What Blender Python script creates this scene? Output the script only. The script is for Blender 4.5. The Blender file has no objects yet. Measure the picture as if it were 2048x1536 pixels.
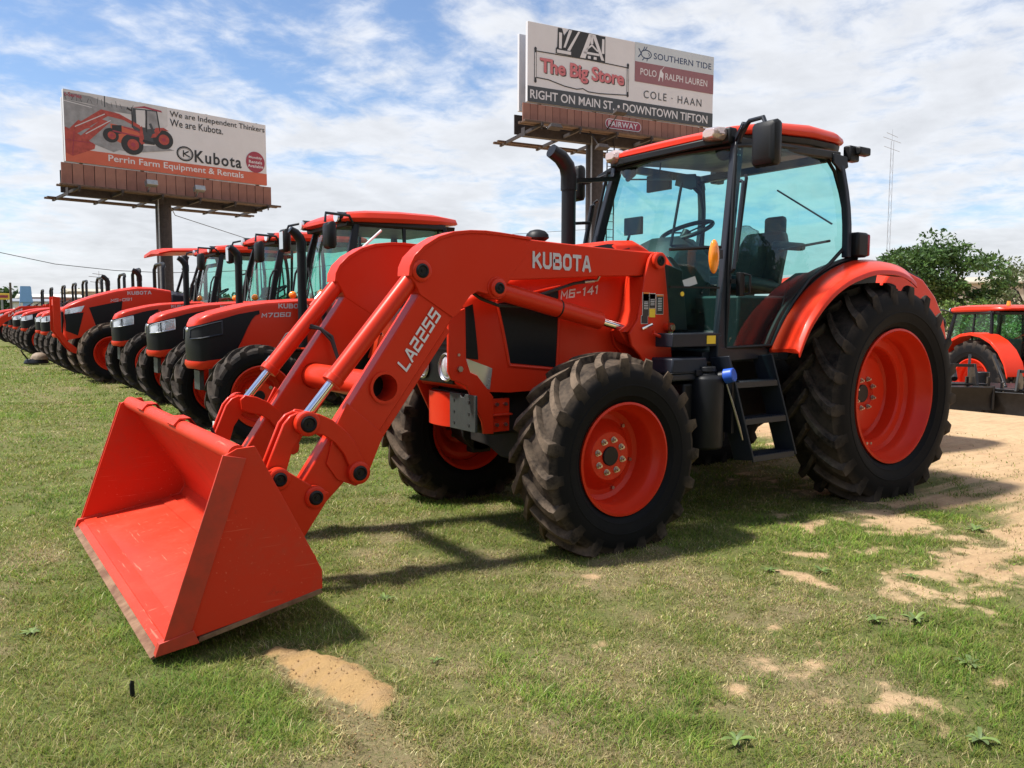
import bpy, math, random
import numpy as np
from mathutils import Vector, Matrix
R = math.radians
random.seed(7); rng = np.random.default_rng(7)
sc = bpy.context.scene
col = sc.collection
# ------------------------------------------------------------------ camera
CAM = np.array([5.9642, 4.6226, 1.4024])
cd = bpy.data.cameras.new('camera'); co = bpy.data.objects.new('camera', cd); col.objects.link(co)
cd.sensor_width = 36.0; cd.lens = 1656.75 / 2048 * 36.0; cd.clip_start = 0.05; cd.clip_end = 6000
co.matrix_world = Matrix(((-0.82505561, -0.04653393, 0.56313217, CAM[0]), (0.56504709, -0.07190138, 0.82191969, CAM[1]),
                          (0.00224282, 0.99632564, 0.0856165, CAM[2]), (0, 0, 0, 1)))
sc.camera = co
# ------------------------------------------------------------------ sun, sky, exposure
SUN = Vector((0.50, -0.26, 1.0)).normalized()
SUN_EL = math.asin(SUN.z); SUN_AZ = math.atan2(SUN.x, SUN.y)
w = bpy.data.worlds.new('World'); sc.world = w; w.use_nodes = True
nt = w.node_tree; nt.nodes.clear()
def nd(t, kind, **kw):
    n = t.nodes.new(kind)
    for k, v in kw.items():
        if k in n.inputs.keys() if isinstance(k, str) else False: n.inputs[k].default_value = v
        else: setattr(n, k, v)
    return n
sky = nd(nt, 'ShaderNodeTexSky', sky_type='NISHITA', sun_disc=False, sun_elevation=SUN_EL, sun_rotation=SUN_AZ,
         air_density=1.0, dust_density=0.4, ozone_density=1.0)
tc = nd(nt, 'ShaderNodeTexCoord'); sep = nd(nt, 'ShaderNodeSeparateXYZ'); nt.links.new(tc.outputs['Generated'], sep.inputs[0])
def mth(t, op, a, b=None, c=None, clamp=False):
    n = t.nodes.new('ShaderNodeMath'); n.operation = op; n.use_clamp = clamp
    for i, v in enumerate((a, b, c)):
        if v is None: continue
        if isinstance(v, (int, float)): n.inputs[i].default_value = v
        else: t.links.new(v, n.inputs[i])
    return n.outputs[0]
def mrange(t, v, a, b, c=0.0, d=1.0, smooth=True):
    n = t.nodes.new('ShaderNodeMapRange'); n.interpolation_type = 'SMOOTHSTEP' if smooth else 'LINEAR'
    t.links.new(v, n.inputs[0]); n.inputs[1].default_value = a; n.inputs[2].default_value = b; n.inputs[3].default_value = c; n.inputs[4].default_value = d
    return n.outputs[0]
def noise(t, vec, scale, detail=6, rough=.55, dist=0.0, lac=2.0):
    n = t.nodes.new('ShaderNodeTexNoise'); t.links.new(vec, n.inputs['Vector']) if vec is not None else None
    n.inputs['Scale'].default_value = scale; n.inputs['Detail'].default_value = detail; n.inputs['Roughness'].default_value = rough
    n.inputs['Distortion'].default_value = dist; n.inputs['Lacunarity'].default_value = lac
    return n.outputs['Fac']
def mixc(t, f, a, b, mode='MIX'):
    n = t.nodes.new('ShaderNodeMix'); n.data_type = 'RGBA'; n.blend_type = mode
    for i, v in ((0, f), (6, a), (7, b)):
        if isinstance(v, (int, float)): n.inputs[i].default_value = v
        elif isinstance(v, tuple): n.inputs[i].default_value = v if len(v) == 4 else v + (1,)
        else: t.links.new(v, n.inputs[i])
    return n.outputs[2]
zz = mth(nt, 'ADD', mth(nt, 'MAXIMUM', sep.outputs['Z'], 0.0), 0.16)
px_ = mth(nt, 'DIVIDE', sep.outputs['X'], zz); py_ = mth(nt, 'DIVIDE', sep.outputs['Y'], zz)
cmb = nd(nt, 'ShaderNodeCombineXYZ'); nt.links.new(px_, cmb.inputs[0]); nt.links.new(py_, cmb.inputs[1])
def cmap(rot, sx, sy, lx, ly):
    mp = nd(nt, 'ShaderNodeMapping'); nt.links.new(cmb.outputs[0], mp.inputs[0])
    mp.inputs['Rotation'].default_value = (0, 0, R(rot)); mp.inputs['Scale'].default_value = (sx, sy, 1); mp.inputs['Location'].default_value = (lx, ly, 0)
    return mp.outputs[0]
ca_ = cmap(25, 1.0, .75, 3.3, 5.5); cb_ = cmap(-20, 1.0, 1.0, 4.3, 8.0)
n_big = noise(nt, ca_, 0.62, 2, .5)
n_mid = noise(nt, cb_, 2.3, 9, .60, 0.25)
n_fin = noise(nt, cb_, 8.0, 8, .6, 0.4)
dens = mth(nt, 'ADD', mth(nt, 'ADD', mth(nt, 'MULTIPLY', n_big, 1.0), mth(nt, 'MULTIPLY', n_mid, 0.85)), mth(nt, 'MULTIPLY', n_fin, 0.34))
hz = mrange(nt, sep.outputs['Z'], 0.0, 0.26, 0.20, 0.0)         # clouds bunch up towards the horizon
dens = mth(nt, 'ADD', dens, hz)
cov = mth(nt, 'MULTIPLY', mrange(nt, dens, 0.93, 1.20), 0.94)
shade = mth(nt, 'MULTIPLY', mrange(nt, dens, 1.06, 1.36, 1.0, 0.84), mrange(nt, n_fin, .3, .7, .90, 1.04))
ccol = nd(nt, 'ShaderNodeVectorMath', operation='SCALE'); ccol.inputs[0].default_value = (8.1, 8.3, 8.7); nt.links.new(shade, ccol.inputs['Scale'])
skyc = mixc(nt, 1.0, sky.outputs[0], (1.18, 1.26, 1.40), 'MULTIPLY')
mx = mixc(nt, cov, skyc, ccol.outputs[0])
bg = nd(nt, 'ShaderNodeBackground'); nt.links.new(mx, bg.inputs[0]); bg.inputs[1].default_value = 0.078
wo = nd(nt, 'ShaderNodeOutputWorld'); nt.links.new(bg.outputs[0], wo.inputs[0])
sl = bpy.data.lights.new('sun', 'SUN'); sl.energy = 5.0; sl.angle = R(5.0); sl.color = (1.0, 0.955, 0.88)
so = bpy.data.objects.new('sun', sl); col.objects.link(so); so.rotation_euler = SUN.to_track_quat('Z', 'Y').to_euler()
so.location = (0, 0, 30)
sc.view_settings.view_transform = 'Standard'; sc.view_settings.look = 'None'; sc.view_settings.exposure = 0.60; sc.view_settings.gamma = 1.0
sc.view_settings.use_curve_mapping = False
sc.render.engine = 'CYCLES'
sc.cycles.max_bounces = 10; sc.cycles.transparent_max_bounces = 24; sc.cycles.diffuse_bounces = 3; sc.cycles.glossy_bounces = 4
sc.cycles.use_denoising = True
sc.cycles.sample_clamp_indirect = 6.0

# ------------------------------------------------------------------ materials
MATS = {}
def newmat(name):
    m = bpy.data.materials.new(name); m.use_nodes = True; t = m.node_tree
    b = t.nodes['Principled BSDF']; MATS[name] = m
    return m, t, b
def objc(t):
    n = t.nodes.new('ShaderNodeTexCoord'); return n.outputs['Object']
def bump(t, b, h, s=.3, d=.01):
    n = t.nodes.new('ShaderNodeBump'); n.inputs['Strength'].default_value = s; n.inputs['Distance'].default_value = d
    t.links.new(h, n.inputs['Height']); t.links.new(n.outputs[0], b.inputs['Normal'])
def simple(name, c, rough=.5, metal=0.0, var=.12, scale=9, coat=0.0, spec=.5, bmp=0.0, c2=None):
    m, t, b = newmat(name)
    nz = noise(t, objc(t), scale, 6, .6)
    f = mrange(t, nz, .3, .72)
    a2 = c2 if c2 else tuple(min(1, x * (1 - var)) for x in c)
    t.links.new(mixc(t, f, tuple(c), tuple(a2)), b.inputs['Base Color'])
    t.links.new(mth(t, 'ADD', mth(t, 'MULTIPLY', nz, .25), rough - .125, clamp=True), b.inputs['Roughness'])
    b.inputs['Metallic'].default_value = metal; b.inputs['Coat Weight'].default_value = coat
    b.inputs['Coat Roughness'].default_value = .12
    b.inputs['Specular IOR Level'].default_value = spec
    if bmp: bump(t, b, noise(t, objc(t), scale * 14, 4, .6), bmp, .004)
    return m
def paint(name, c, dust=(.35, .24, .16), amt=.05, rough=.34, coat=.10, scratch=0.0):
    """sprayed machine paint: faint orange peel, thin dust that gathers in patches"""
    m, t, b = newmat(name)
    oc = objc(t)
    n1 = noise(t, oc, 2.3, 8, .65); n2 = noise(t, oc, 34, 5, .7)
    d = mth(t, 'MULTIPLY', mrange(t, mth(t, 'ADD', mth(t, 'MULTIPLY', n1, .7), mth(t, 'MULTIPLY', n2, .3)), .42, .78), amt, clamp=True)
    bc = mixc(t, d, c, dust)
    if scratch:
        for sc_, rot in (((3, 90, 70), .3), ((80, 4, 90), .9)):
            mp_ = t.nodes.new('ShaderNodeMapping'); t.links.new(oc, mp_.inputs[0]); mp_.inputs['Scale'].default_value = sc_; mp_.inputs['Rotation'].default_value = (rot, rot * .6, rot)
            f_ = mth(t, 'MULTIPLY', mrange(t, noise(t, mp_.outputs[0], 1.0, 3, .5), .66, .74), mrange(t, noise(t, oc, 1.7, 4, .6), .45, .62))
            bc = mixc(t, mth(t, 'MULTIPLY', f_, scratch), bc, (.75, .22, .14)); 
        bc = mixc(t, mth(t, 'MULTIPLY', mrange(t, noise(t, oc, 5.5, 9, .75), .58, .72), scratch * .8), bc, (.22, .045, .028))
    t.links.new(bc, b.inputs['Base Color'])
    t.links.new(mth(t, 'ADD', mth(t, 'MULTIPLY', n1, .22), rough - .08), b.inputs['Roughness'])
    b.inputs['Coat Weight'].default_value = coat; b.inputs['Coat Roughness'].default_value = .13
    b.inputs['Specular IOR Level'].default_value = .2
    bump(t, b, n2, .04, .003)
    return m
RED = (0.62, 0.030, 0.008)
paint('red_paint', RED)
paint('red_paint_row', (0.62, 0.031, 0.009), amt=.04)
paint('red_paint_bucket', (0.60, 0.034, 0.012), dust=(.26, .10, .06), amt=.40, rough=.50, coat=.05, scratch=.65)
paint('black_paint', (0.009, 0.010, 0.013), dust=(.10, .085, .07), amt=.08, rough=.38, coat=.12)
paint('slate_paint', (0.020, 0.024, 0.033), dust=(.12, .11, .10), amt=.08, rough=.4, coat=.12)
simple('black_plastic', (.008, .0085, .010), .5, var=.3, bmp=.1, spec=.3)
simple('dark_casting', (.010, .010, .011), .6, var=.4, c2=(.028, .024, .02), bmp=.2, spec=.3)
simple('grille_mesh', (.005, .0055, .007), .42, var=.3, scale=60, spec=.25)
simple('chrome', (.78, .78, .80), .1, 1.0, var=.03)
simple('steel', (.42, .41, .40), .36, 1.0, var=.25, scale=30)
simple('zinc_bolt', (.55, .52, .46), .34, 1.0, var=.2, scale=40)
simple('silver_trim', (.62, .63, .65), .25, .7, var=.06)
simple('letter_silver', (.60, .58, .62), .4, .15, var=.10, scale=4)
simple('letter_white', (.72, .71, .73), .5, var=.04)
simple('decal_white', (.75, .75, .72), .45, var=.06)
simple('decal_yellow', (.80, .56, .03), .45, var=.06)
simple('decal_black', (.02, .02, .022), .45, var=.06)
simple('decal_orange', (.75, .22, .03), .45, var=.06)
simple('gunmetal_plate', (.055, .062, .060), .5, .3, var=.2, bmp=.1)
simple('hose_rubber', (.02, .02, .021), .55, var=.3)
simple('seat_vinyl', (.03, .031, .033), .6, var=.2, bmp=.2)
simple('cab_trim', (.014, .015, .017), .6, var=.25, bmp=.1)
simple('blue_cap', (.02, .09, .50), .4, var=.1)
simple('worn_edge', (.25, .15, .09), .8, .0, var=.5, scale=14, c2=(.13, .065, .04), bmp=.3, spec=.2)
simple('scuffed_red', (.36, .036, .018), .55, .0, var=.5, scale=7, c2=(.58, .038, .014))
simple('billboard_steel', (.040, .030, .030), .7, var=.4, bmp=.2)
simple('billboard_brown', (.27, .115, .082), .65, var=.22, scale=2, bmp=.1)
simple('billboard_brown_light', (.31, .14, .10), .65, var=.2, scale=2)
simple('billboard_wood', (.11, .065, .045), .75, var=.4, bmp=.2)
simple('print_white', (.62, .61, .64), .6, var=.05, scale=1.2)
simple('print_grey', (.30, .30, .32), .6, var=.35, scale=2.2)
simple('print_pale', (.55, .54, .56), .6, var=.12, scale=2)
simple('print_orange', (.52, .11, .06), .6, var=.08, scale=1.5)
simple('print_red', (.42, .065, .05), .6, var=.35, scale=6)
simple('print_maroon', (.30, .035, .065), .6, var=.06)
simple('print_dusty_maroon', (.25, .11, .13), .6, var=.06, scale=1.5)
simple('print_black', (.022, .023, .026), .6, var=.1)
simple('print_slate', (.05, .058, .068), .6, var=.1)
simple('print_blue', (.03, .055, .13), .6, var=.1)
simple('print_pink', (.55, .16, .18), .6, var=.12)
simple('print_grey_blue', (.48, .53, .58), .6, var=.05, scale=1.2)
simple('cream_wall', (.42, .38, .30), .8, var=.1, scale=.6, bmp=.1)
simple('white_wall', (.62, .61, .58), .8, var=.1, scale=.6)
simple('brick_red_wall', (.30, .12, .09), .8, var=.2, scale=1.5)
simple('sign_blue', (.18, .36, .66), .5, var=.06)
simple('sign_yellow', (.75, .50, .06), .5, var=.06)
simple('pole_wood', (.10, .075, .055), .85, var=.35, bmp=.3)
simple('galvanised', (.34, .35, .37), .5, .6, var=.2)
simple('bark', (.085, .065, .05), .9, var=.45, scale=8, bmp=.6)
simple('implement_black', (.006, .006, .007), .45, var=.4, c2=(.014, .013, .013), coat=.1, spec=.3)
simple('beige_drum', (.30, .22, .15), .7, var=.3)
def lamp_mat(name, c, rough=.08, tr=.55):
    m, t, b = newmat(name)
    b.inputs['Base Color'].default_value = c + (1,); b.inputs['Roughness'].default_value = rough
    b.inputs['Coat Weight'].default_value = .6
    v = t.nodes.new('ShaderNodeTexVoronoi'); v.inputs['Scale'].default_value = 55; t.links.new(objc(t), v.inputs['Vector'])
    bump(t, b, v.outputs['Distance'], .22, .004); b.inputs['Metallic'].default_value = tr
    return m
lamp_mat('headlight_lens', (.72, .74, .78), .1, .55)
lamp_mat('clear_lens', (.66, .50, .46), .08, .5)
lamp_mat('amber_lens', (.95, .27, .015), .12, 0.0)
lamp_mat('red_lens', (.45, .02, .02), .15, .0)
m, t, b = newmat('mirror_glass'); b.inputs['Base Color'].default_value = (.8, .84, .86, 1); b.inputs['Metallic'].default_value = 1; b.inputs['Roughness'].default_value = .02
def glass(name, tint, refl=.75, rough=.0, haze=0.0, hz_col=(.5, .52, .5)):
    m = bpy.data.materials.new(name); m.use_nodes = True; t = m.node_tree; t.nodes.clear(); MATS[name] = m
    tr = nd(t, 'ShaderNodeBsdfTransparent'); tr.inputs[0].default_value = tint + (1,)
    gl = nd(t, 'ShaderNodeBsdfGlossy'); gl.inputs['Roughness'].default_value = rough; gl.inputs[0].default_value = (refl, refl, refl, 1)
    fr = nd(t, 'ShaderNodeFresnel'); ge = nd(t, 'ShaderNodeNewGeometry')
    t.links.new(mth(t, 'SUBTRACT', 1.5, mth(t, 'MULTIPLY', ge.outputs['Backfacing'], 1.5 - 1 / 1.5)), fr.inputs[0])
    ms = nd(t, 'ShaderNodeMixShader'); t.links.new(fr.outputs[0], ms.inputs[0]); t.links.new(tr.outputs[0], ms.inputs[1]); t.links.new(gl.outputs[0], ms.inputs[2])
    out = nd(t, 'ShaderNodeOutputMaterial')
    if haze:
        df = nd(t, 'ShaderNodeBsdfDiffuse'); df.inputs[0].default_value = hz_col + (1,)
        m2 = nd(t, 'ShaderNodeMixShader'); n1 = noise(t, objc(t), 3, 6, .6)
        t.links.new(mth(t, 'MULTIPLY', n1, haze), m2.inputs[0]); t.links.new(ms.outputs[0], m2.inputs[1]); t.links.new(df.outputs[0], m2.inputs[2])
        t.links.new(m2.outputs[0], out.inputs[0])
    else: t.links.new(ms.outputs[0], out.inputs[0])
    return m
glass('cab_glass', (.62, .90, .87), haze=.010)
glass('cab_glass_row', (.64, .93, .86), haze=.03)
glass('plastic_film', (.72, .74, .74), haze=.22, rough=.15, hz_col=(.3, .31, .31))
# tyre rubber: the 'dust' attribute is 1 on lugs that have rolled in soil
def rubber(name, dustc, amt):
    m, t, b = newmat(name); oc = objc(t)
    at = t.nodes.new('ShaderNodeAttribute'); at.attribute_name = 'dust'
    n1 = noise(t, oc, 7, 8, .65); n2 = noise(t, oc, 45, 5, .6)
    f = mth(t, 'MULTIPLY', mth(t, 'MULTIPLY', at.outputs['Fac'], mrange(t, mth(t, 'ADD', mth(t, 'MULTIPLY', n1, .75), mth(t, 'MULTIPLY', n2, .25)), .30, .62)), amt, clamp=True)
    base = mixc(t, n1, (.007, .007, .008), (.013, .013, .014))
    t.links.new(mixc(t, f, base, dustc), b.inputs['Base Color'])
    t.links.new(mth(t, 'ADD', mth(t, 'MULTIPLY', f, .30), .60), b.inputs['Roughness']); b.inputs['Specular IOR Level'].default_value = .06
    bump(t, b, n2, .15, .004)
rubber('tyre_dusty', (.23, .17, .12), .72)
rubber('tyre_rear', (.16, .125, .095), .55)
rubber('tyre_clean', (.15, .12, .095), .55)

# ------------------------------------------------------------------ mesh helpers
class MB:
    def __init__(s): s.v = []; s.f = []; s.mi = []; s.cur = 0; s.att = []; s.dust = 0.0
    def add(s, vs, fs):
        o = len(s.v); s.v += [tuple(map(float, q)) for q in vs]; s.att += [s.dust] * len(vs)
        for f in fs: s.f.append([o + i for i in f]); s.mi.append(s.cur)
        return s
    def box(s, c, d, rot=None, taper=1.0):
        x, y, z = [q / 2 for q in d]
        vs = [Vector((sx * x * (taper if sz > 0 else 1), sy * y * (taper if sz > 0 else 1), sz * z)) for sz in (-1, 1) for sx, sy in ((-1, -1), (1, -1), (1, 1), (-1, 1))]
        if rot is not None: vs = [rot @ q for q in vs]
        c = Vector(c)
        return s.add([q + c for q in vs], [(3, 2, 1, 0), (4, 5, 6, 7), (0, 1, 5, 4), (1, 2, 6, 5), (2, 3, 7, 6), (3, 0, 4, 7)])
    def bar(s, a, b, wd, ht, up=(0, 0, 1)):
        a = Vector(a); b = Vector(b); d = (b - a); L = d.length; d.normalize(); u = Vector(up); r = d.cross(u)
        if r.length < 1e-4: r = d.cross(Vector((1, 0, 0)))
        r.normalize(); u = r.cross(d)
        vs = [a + r * sx * wd / 2 + u * sz * ht / 2 + d * t for t in (0, L) for sx, sz in ((-1, -1), (1, -1), (1, 1), (-1, 1))]
        return s.add(vs, [(0, 1, 2, 3), (7, 6, 5, 4), (0, 4, 5, 1), (1, 5, 6, 2), (2, 6, 7, 3), (3, 7, 4, 0)])
    def prism(s, poly, y0, y1, ax='y'):
        n = len(poly)
        a = sum(poly[i][0] * poly[(i + 1) % n][1] - poly[(i + 1) % n][0] * poly[i][1] for i in range(n))
        if a < 0: poly = poly[::-1]
        if y0 > y1: y0, y1 = y1, y0
        mk = {'y': lambda p, y: (p[0], y, p[1]), 'x': lambda p, y: (y, p[0], p[1]), 'z': lambda p, y: (p[0], p[1], y)}[ax]
        vs = [mk(p, y0) for p in poly] + [mk(p, y1) for p in poly]
        fs = [list(range(n)), list(range(2 * n - 1, n - 1, -1))] + [(i, i + n, (i + 1) % n + n, (i + 1) % n) for i in range(n)]
        if ax != 'y': fs = [f[::-1] for f in fs]
        return s.add(vs, fs)
    def cyl(s, a, b, r0, r1=None, n=16, caps=True):
        a = Vector(a); b = Vector(b); r1 = r0 if r1 is None else r1
        d = (b - a).normalized(); u = d.cross(Vector((0, 0, 1)))
        if u.length < 1e-4: u = d.cross(Vector((1, 0, 0)))
        u.normalize(); v = d.cross(u)
        vs = [a + (u * math.cos(2 * math.pi * i / n) + v * math.sin(2 * math.pi * i / n)) * r0 for i in range(n)]
        vs += [b + (u * math.cos(2 * math.pi * i / n) + v * math.sin(2 * math.pi * i / n)) * r1 for i in range(n)]
        fs = [(i, (i + 1) % n, (i + 1) % n + n, i + n) for i in range(n)]
        if caps: fs += [list(range(n - 1, -1, -1)), list(range(n, 2 * n))]
        return s.add(vs, fs)
    def tube(s, pts, r, n=8, closed=False):
        pts = [Vector(q) for q in pts]; m = len(pts); rs = r if isinstance(r, (list, tuple)) else [r] * m
        T = []
        for i in range(m):
            a = pts[i - 1] if (i > 0 or closed) else pts[0]; b = pts[(i + 1) % m] if (i < m - 1 or closed) else pts[-1]
            T.append((b - a).normalized())
        u = T[0].cross(Vector((0, 0, 1)))
        if u.length < 1e-3: u = T[0].cross(Vector((1, 0, 0)))
        u.normalize(); vs = []
        for i in range(m):
            u = (u - T[i] * u.dot(T[i])).normalized(); v = T[i].cross(u)
            vs += [pts[i] + (u * math.cos(2 * math.pi * k / n) + v * math.sin(2 * math.pi * k / n)) * rs[i] for k in range(n)]
        fs = []
        for i in range(m if closed else m - 1):
            j = (i + 1) % m
            fs += [(i * n + k, i * n + (k + 1) % n, j * n + (k + 1) % n, j * n + k) for k in range(n)]
        if not closed: fs += [list(range(n - 1, -1, -1)), [(m - 1) * n + k for k in range(n)]]
        return s.add(vs, fs)
    def lathe(s, prof, n=48, c=(0, 0, 0), closed=False):
        """prof: (radius, y) about the Y axis"""
        m = len(prof); vs = []
        for i in range(n):
            a = 2 * math.pi * i / n; ca, sa = math.cos(a), math.sin(a)
            vs += [(c[0] + r * ca, c[1] + y, c[2] + r * sa) for r, y in prof]
        fs = []
        for i in range(n):
            j = (i + 1) % n
            for k in range(m if closed else m - 1):
                l = (k + 1) % m
                fs.append((i * m + k, i * m + l, j * m + l, j * m + k))
        return s.add(vs, fs)
    def loft(s, secs, ring=True, caps=True):
        n = len(secs[0]); vs = [q for se in secs for q in se]; fs = []
        for i in range(len(secs) - 1):
            for k in range(n if ring else n - 1):
                l = (k + 1) % n
                fs.append((i * n + k, (i + 1) * n + k, (i + 1) * n + l, i * n + l))
        if caps and ring: fs += [list(range(n)), list(range(len(secs) * n - 1, (len(secs) - 1) * n - 1, -1))]
        return s.add(vs, fs)
    def ball(s, c, r, n=12, m=8, sc=(1, 1, 1)):
        vs = []; fs = []
        for i in range(m + 1):
            th = math.pi * i / m
            vs += [(c[0] + r * sc[0] * math.sin(th) * math.cos(2 * math.pi * k / n), c[1] + r * sc[1] * math.sin(th) * math.sin(2 * math.pi * k / n), c[2] + r * sc[2] * math.cos(th)) for k in range(n)]
        for i in range(m):
            fs += [(i * n + k, (i + 1) * n + k, (i + 1) * n + (k + 1) % n, i * n + (k + 1) % n) for k in range(n)]
        return s.add(vs, fs)
    def mirror(s):
        """a copy mirrored in Y"""
        o = MB(); o.v = [(x, -y, z) for x, y, z in s.v]; o.f = [f[::-1] for f in s.f]; o.mi = list(s.mi); o.att = list(s.att); return o
    def merge(s, o):
        k = len(s.v); s.v += o.v; s.att += o.att; s.f += [[i + k for i in f] for f in o.f]; s.mi += o.mi; return s
    def mesh(s, name, mats, ang=38, recalc=True, dust=False):
        me = bpy.data.meshes.new(name); me.from_pydata(s.v, [], s.f)
        for mm in (mats if isinstance(mats, (list, tuple)) else [mats]): me.materials.append(MATS[mm])
        if any(s.mi): me.polygons.foreach_set('material_index', s.mi)
        if dust:
            a = me.attributes.new('dust', 'FLOAT', 'POINT'); a.data.foreach_set('value', s.att)
        me.validate(clean_customdata=False)
        if recalc:
            import bmesh
            bm = bmesh.new(); bm.from_mesh(me); bmesh.ops.recalc_face_normals(bm, faces=bm.faces); bm.to_mesh(me); bm.free()
        me.shade_smooth(); me.set_sharp_from_angle(angle=R(ang))
        return me
    def build(s, name, mats, parent=None, bevel=0.0, ang=38, recalc=True, loc=None, dust=False):
        o = bpy.data.objects.new(name, s.mesh(name, mats, ang, recalc, dust)); col.objects.link(o)
        if parent is not None: o.parent = parent
        if loc is not None: o.location = loc
        if bevel: bev(o, bevel)
        return o
def bev(o, wd, seg=2):
    b = o.modifiers.new('bevel', 'BEVEL'); b.width = wd; b.segments = seg; b.limit_method = 'ANGLE'; b.angle_limit = R(40); b.harden_normals = False
def tag(o, label=None, cat=None, group=None, kind=None):
    if label: o['label'] = label
    if cat: o['category'] = cat
    if group: o['group'] = group
    if kind: o['kind'] = kind
    return o
def empty(name, loc=(0, 0, 0), rz=0.0):
    o = bpy.data.objects.new(name, None); col.objects.link(o); o.location = loc; o.rotation_euler = (0, 0, rz); o.empty_display_size = .2
    return o
KIDS = {}
def copy_tree(o, parent=None):
    c = o.copy(); col.objects.link(c); c.parent = parent
    for ch in [q for q in bpy.data.objects if q.parent == o]: copy_tree(ch, c)
    return c
def arc(cx, cz, r, a0, a1, n): return [(cx + r * math.cos(R(a0 + (a1 - a0) * i / n)), cz + r * math.sin(R(a0 + (a1 - a0) * i / n))) for i in range(n + 1)]
def lerp(x, xs, ys): return float(np.interp(x, xs, ys))
def smooth01(x): x = np.clip(x, 0, 1); return x * x * (3 - 2 * x)

# ------------------------------------------------------------------ lettering (vector outlines turned into thin meshes)
def text_data(body, bold=0.0, shear=0.0, space=1.0):
    cu = bpy.data.curves.new('lettering', 'FONT'); cu.body = body; cu.offset = bold; cu.shear = shear; cu.space_character = space; cu.resolution_u = 3
    ob = bpy.data.objects.new('lettering', cu); col.objects.link(ob)
    me = bpy.data.meshes.new_from_object(ob.evaluated_get(bpy.context.evaluated_depsgraph_get()))
    n = len(me.vertices); co_ = np.empty(n * 3); me.vertices.foreach_get('co', co_); co_ = co_.reshape(-1, 3)[:, :2]
    fs = [list(p.vertices) for p in me.polygons]
    bpy.data.objects.remove(ob); bpy.data.curves.remove(cu); bpy.data.meshes.remove(me)
    lo = co_.min(0); hi = co_.max(0)
    return (co_ - lo) / (hi - lo), fs
TEXTS = {}
for k, a in {'LA765': (.02, .2, 1.0),
             'We are Independent Thinkers': (.006, 0, 1), 'We are Kubota.': (.006, 0, 1), 'Kubota': (.02, 0, 1.15), 'Perrin Farm Equipment & Rentals': (.012, 0, 1),
             'Monthly': (.02, 0, 1.05), 'Rentals': (.02, 0, 1.05), 'Available': (.02, 0, 1.05), 't-Series': (.02, 0, 1), 'The Big Store': (.03, 0, .95),
             'SOUTHERN TIDE': (.01, 0, 1.05), 'POLO': (.006, 0, 1.0), 'RALPH LAUREN': (.006, 0, 1.0), 'COLE \u00b7 HAAN': (0, 0, 1.25), 'RIGHT ON MAIN ST. \u2022 DOWNTOWN TIFTON': (.014, 0, 1), 'FAIRWAY': (.02, 0, 1.1)}.items():
    TEXTS[k] = text_data(k, *a)
GLYPH = {'K': [[(0, 0), (0, 1)], [(.78, 1), (.06, .42)], [(.26, .60), (.82, 0)]], 'U': [[(0, 1), (0, .2), (.2, 0), (.62, 0), (.82, .2), (.82, 1)]], 'O': [[(.2, 0), (.62, 0), (.82, .2), (.82, .8), (.62, 1), (.2, 1), (0, .8), (0, .2), (.2, 0)]],
         'B': [[(0, 0), (0, 1), (.62, 1), (.76, .88), (.76, .64), (.62, .53), (.1, .53)], [(.6, .53), (.82, .40), (.82, .12), (.66, 0), (0, 0)]], 'T': [[(0, 1), (.82, 1)], [(.41, .92), (.41, 0)]], 'A': [[(0, 0), (.36, 1), (.50, 1), (.86, 0)], [(.14, .28), (.72, .28)]],
         'L': [[(0, 1), (0, 0), (.74, 0)]], '2': [[(0, 1), (.8, 1), (.8, .52), (0, .52), (0, 0), (.8, 0)]], '5': [[(.8, 1), (0, 1), (0, .54), (.8, .54), (.8, 0), (0, 0)]], 'M': [[(0, 0), (0, 1), (.45, .35), (.9, 1), (.9, 0)]],
         '6': [[(.8, 1), (0, 1), (0, 0), (.8, 0), (.8, .54), (.1, .54)]], '1': [[(.05, .86), (.28, 1), (.28, 0)]], '4': [[(.64, 0), (.64, 1), (0, .34), (.86, .34)]], '7': [[(0, 1), (.8, 1), (.28, 0)]], '0': [[(0, 0), (.8, 0), (.8, 1), (0, 1), (0, 0)]],
         '9': [[(0, 0), (.8, 0), (.8, 1), (0, 1), (0, .46), (.7, .46)]], '-': [[(.05, .5), (.5, .5)]]}
GW = {'1': .45, '-': .6, 'M': .9, 'L': .76}
def stroke_text(body, wt=.2, shear=0.0, gap=.34):
    vs, fs, x0 = [], [], 0.0
    for ch in body:
        for li, pl in enumerate(GLYPH[ch]):
            P = [Vector(q) for q in pl]; n = len(P); closed = (P[0] - P[-1]).length < 1e-6
            if closed: P = P[:-1]; n -= 1
            off = []
            for i in range(n):
                a = P[i] - P[i - 1] if (i > 0 or closed) else P[1] - P[0]; b = P[(i + 1) % n] - P[i] if (i < n - 1 or closed) else P[-1] - P[-2]
                a = a.normalized(); b = b.normalized(); na = Vector((-a.y, a.x)); nb = Vector((-b.y, b.x)); mm = (na + nb)
                mm = mm / max(.35, mm.dot(na)) if mm.length > 1e-3 else na
                off.append(mm * wt / 2)
            if not closed:
                P[0] = P[0] - (P[1] - P[0]).normalized() * wt * .5 * (li == 0); P[-1] = P[-1] + (P[-1] - P[-2]).normalized() * wt * .5
            o = len(vs)
            for p, d in zip(P, off):
                for q in (p + d, p - d): vs.append((x0 + q.x + shear * q.y, q.y, li))
            for i in range(n if closed else n - 1): j = (i + 1) % n; fs.append([o + 2 * i, o + 2 * i + 1, o + 2 * j + 1, o + 2 * j])
        x0 += GW.get(ch, .82) + gap
    v = np.array(vs, float); lo = v.min(0); hi = v.max(0); v[:, :2] = (v[:, :2] - lo[:2]) / (hi[:2] - lo[:2])
    return v, fs
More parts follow.
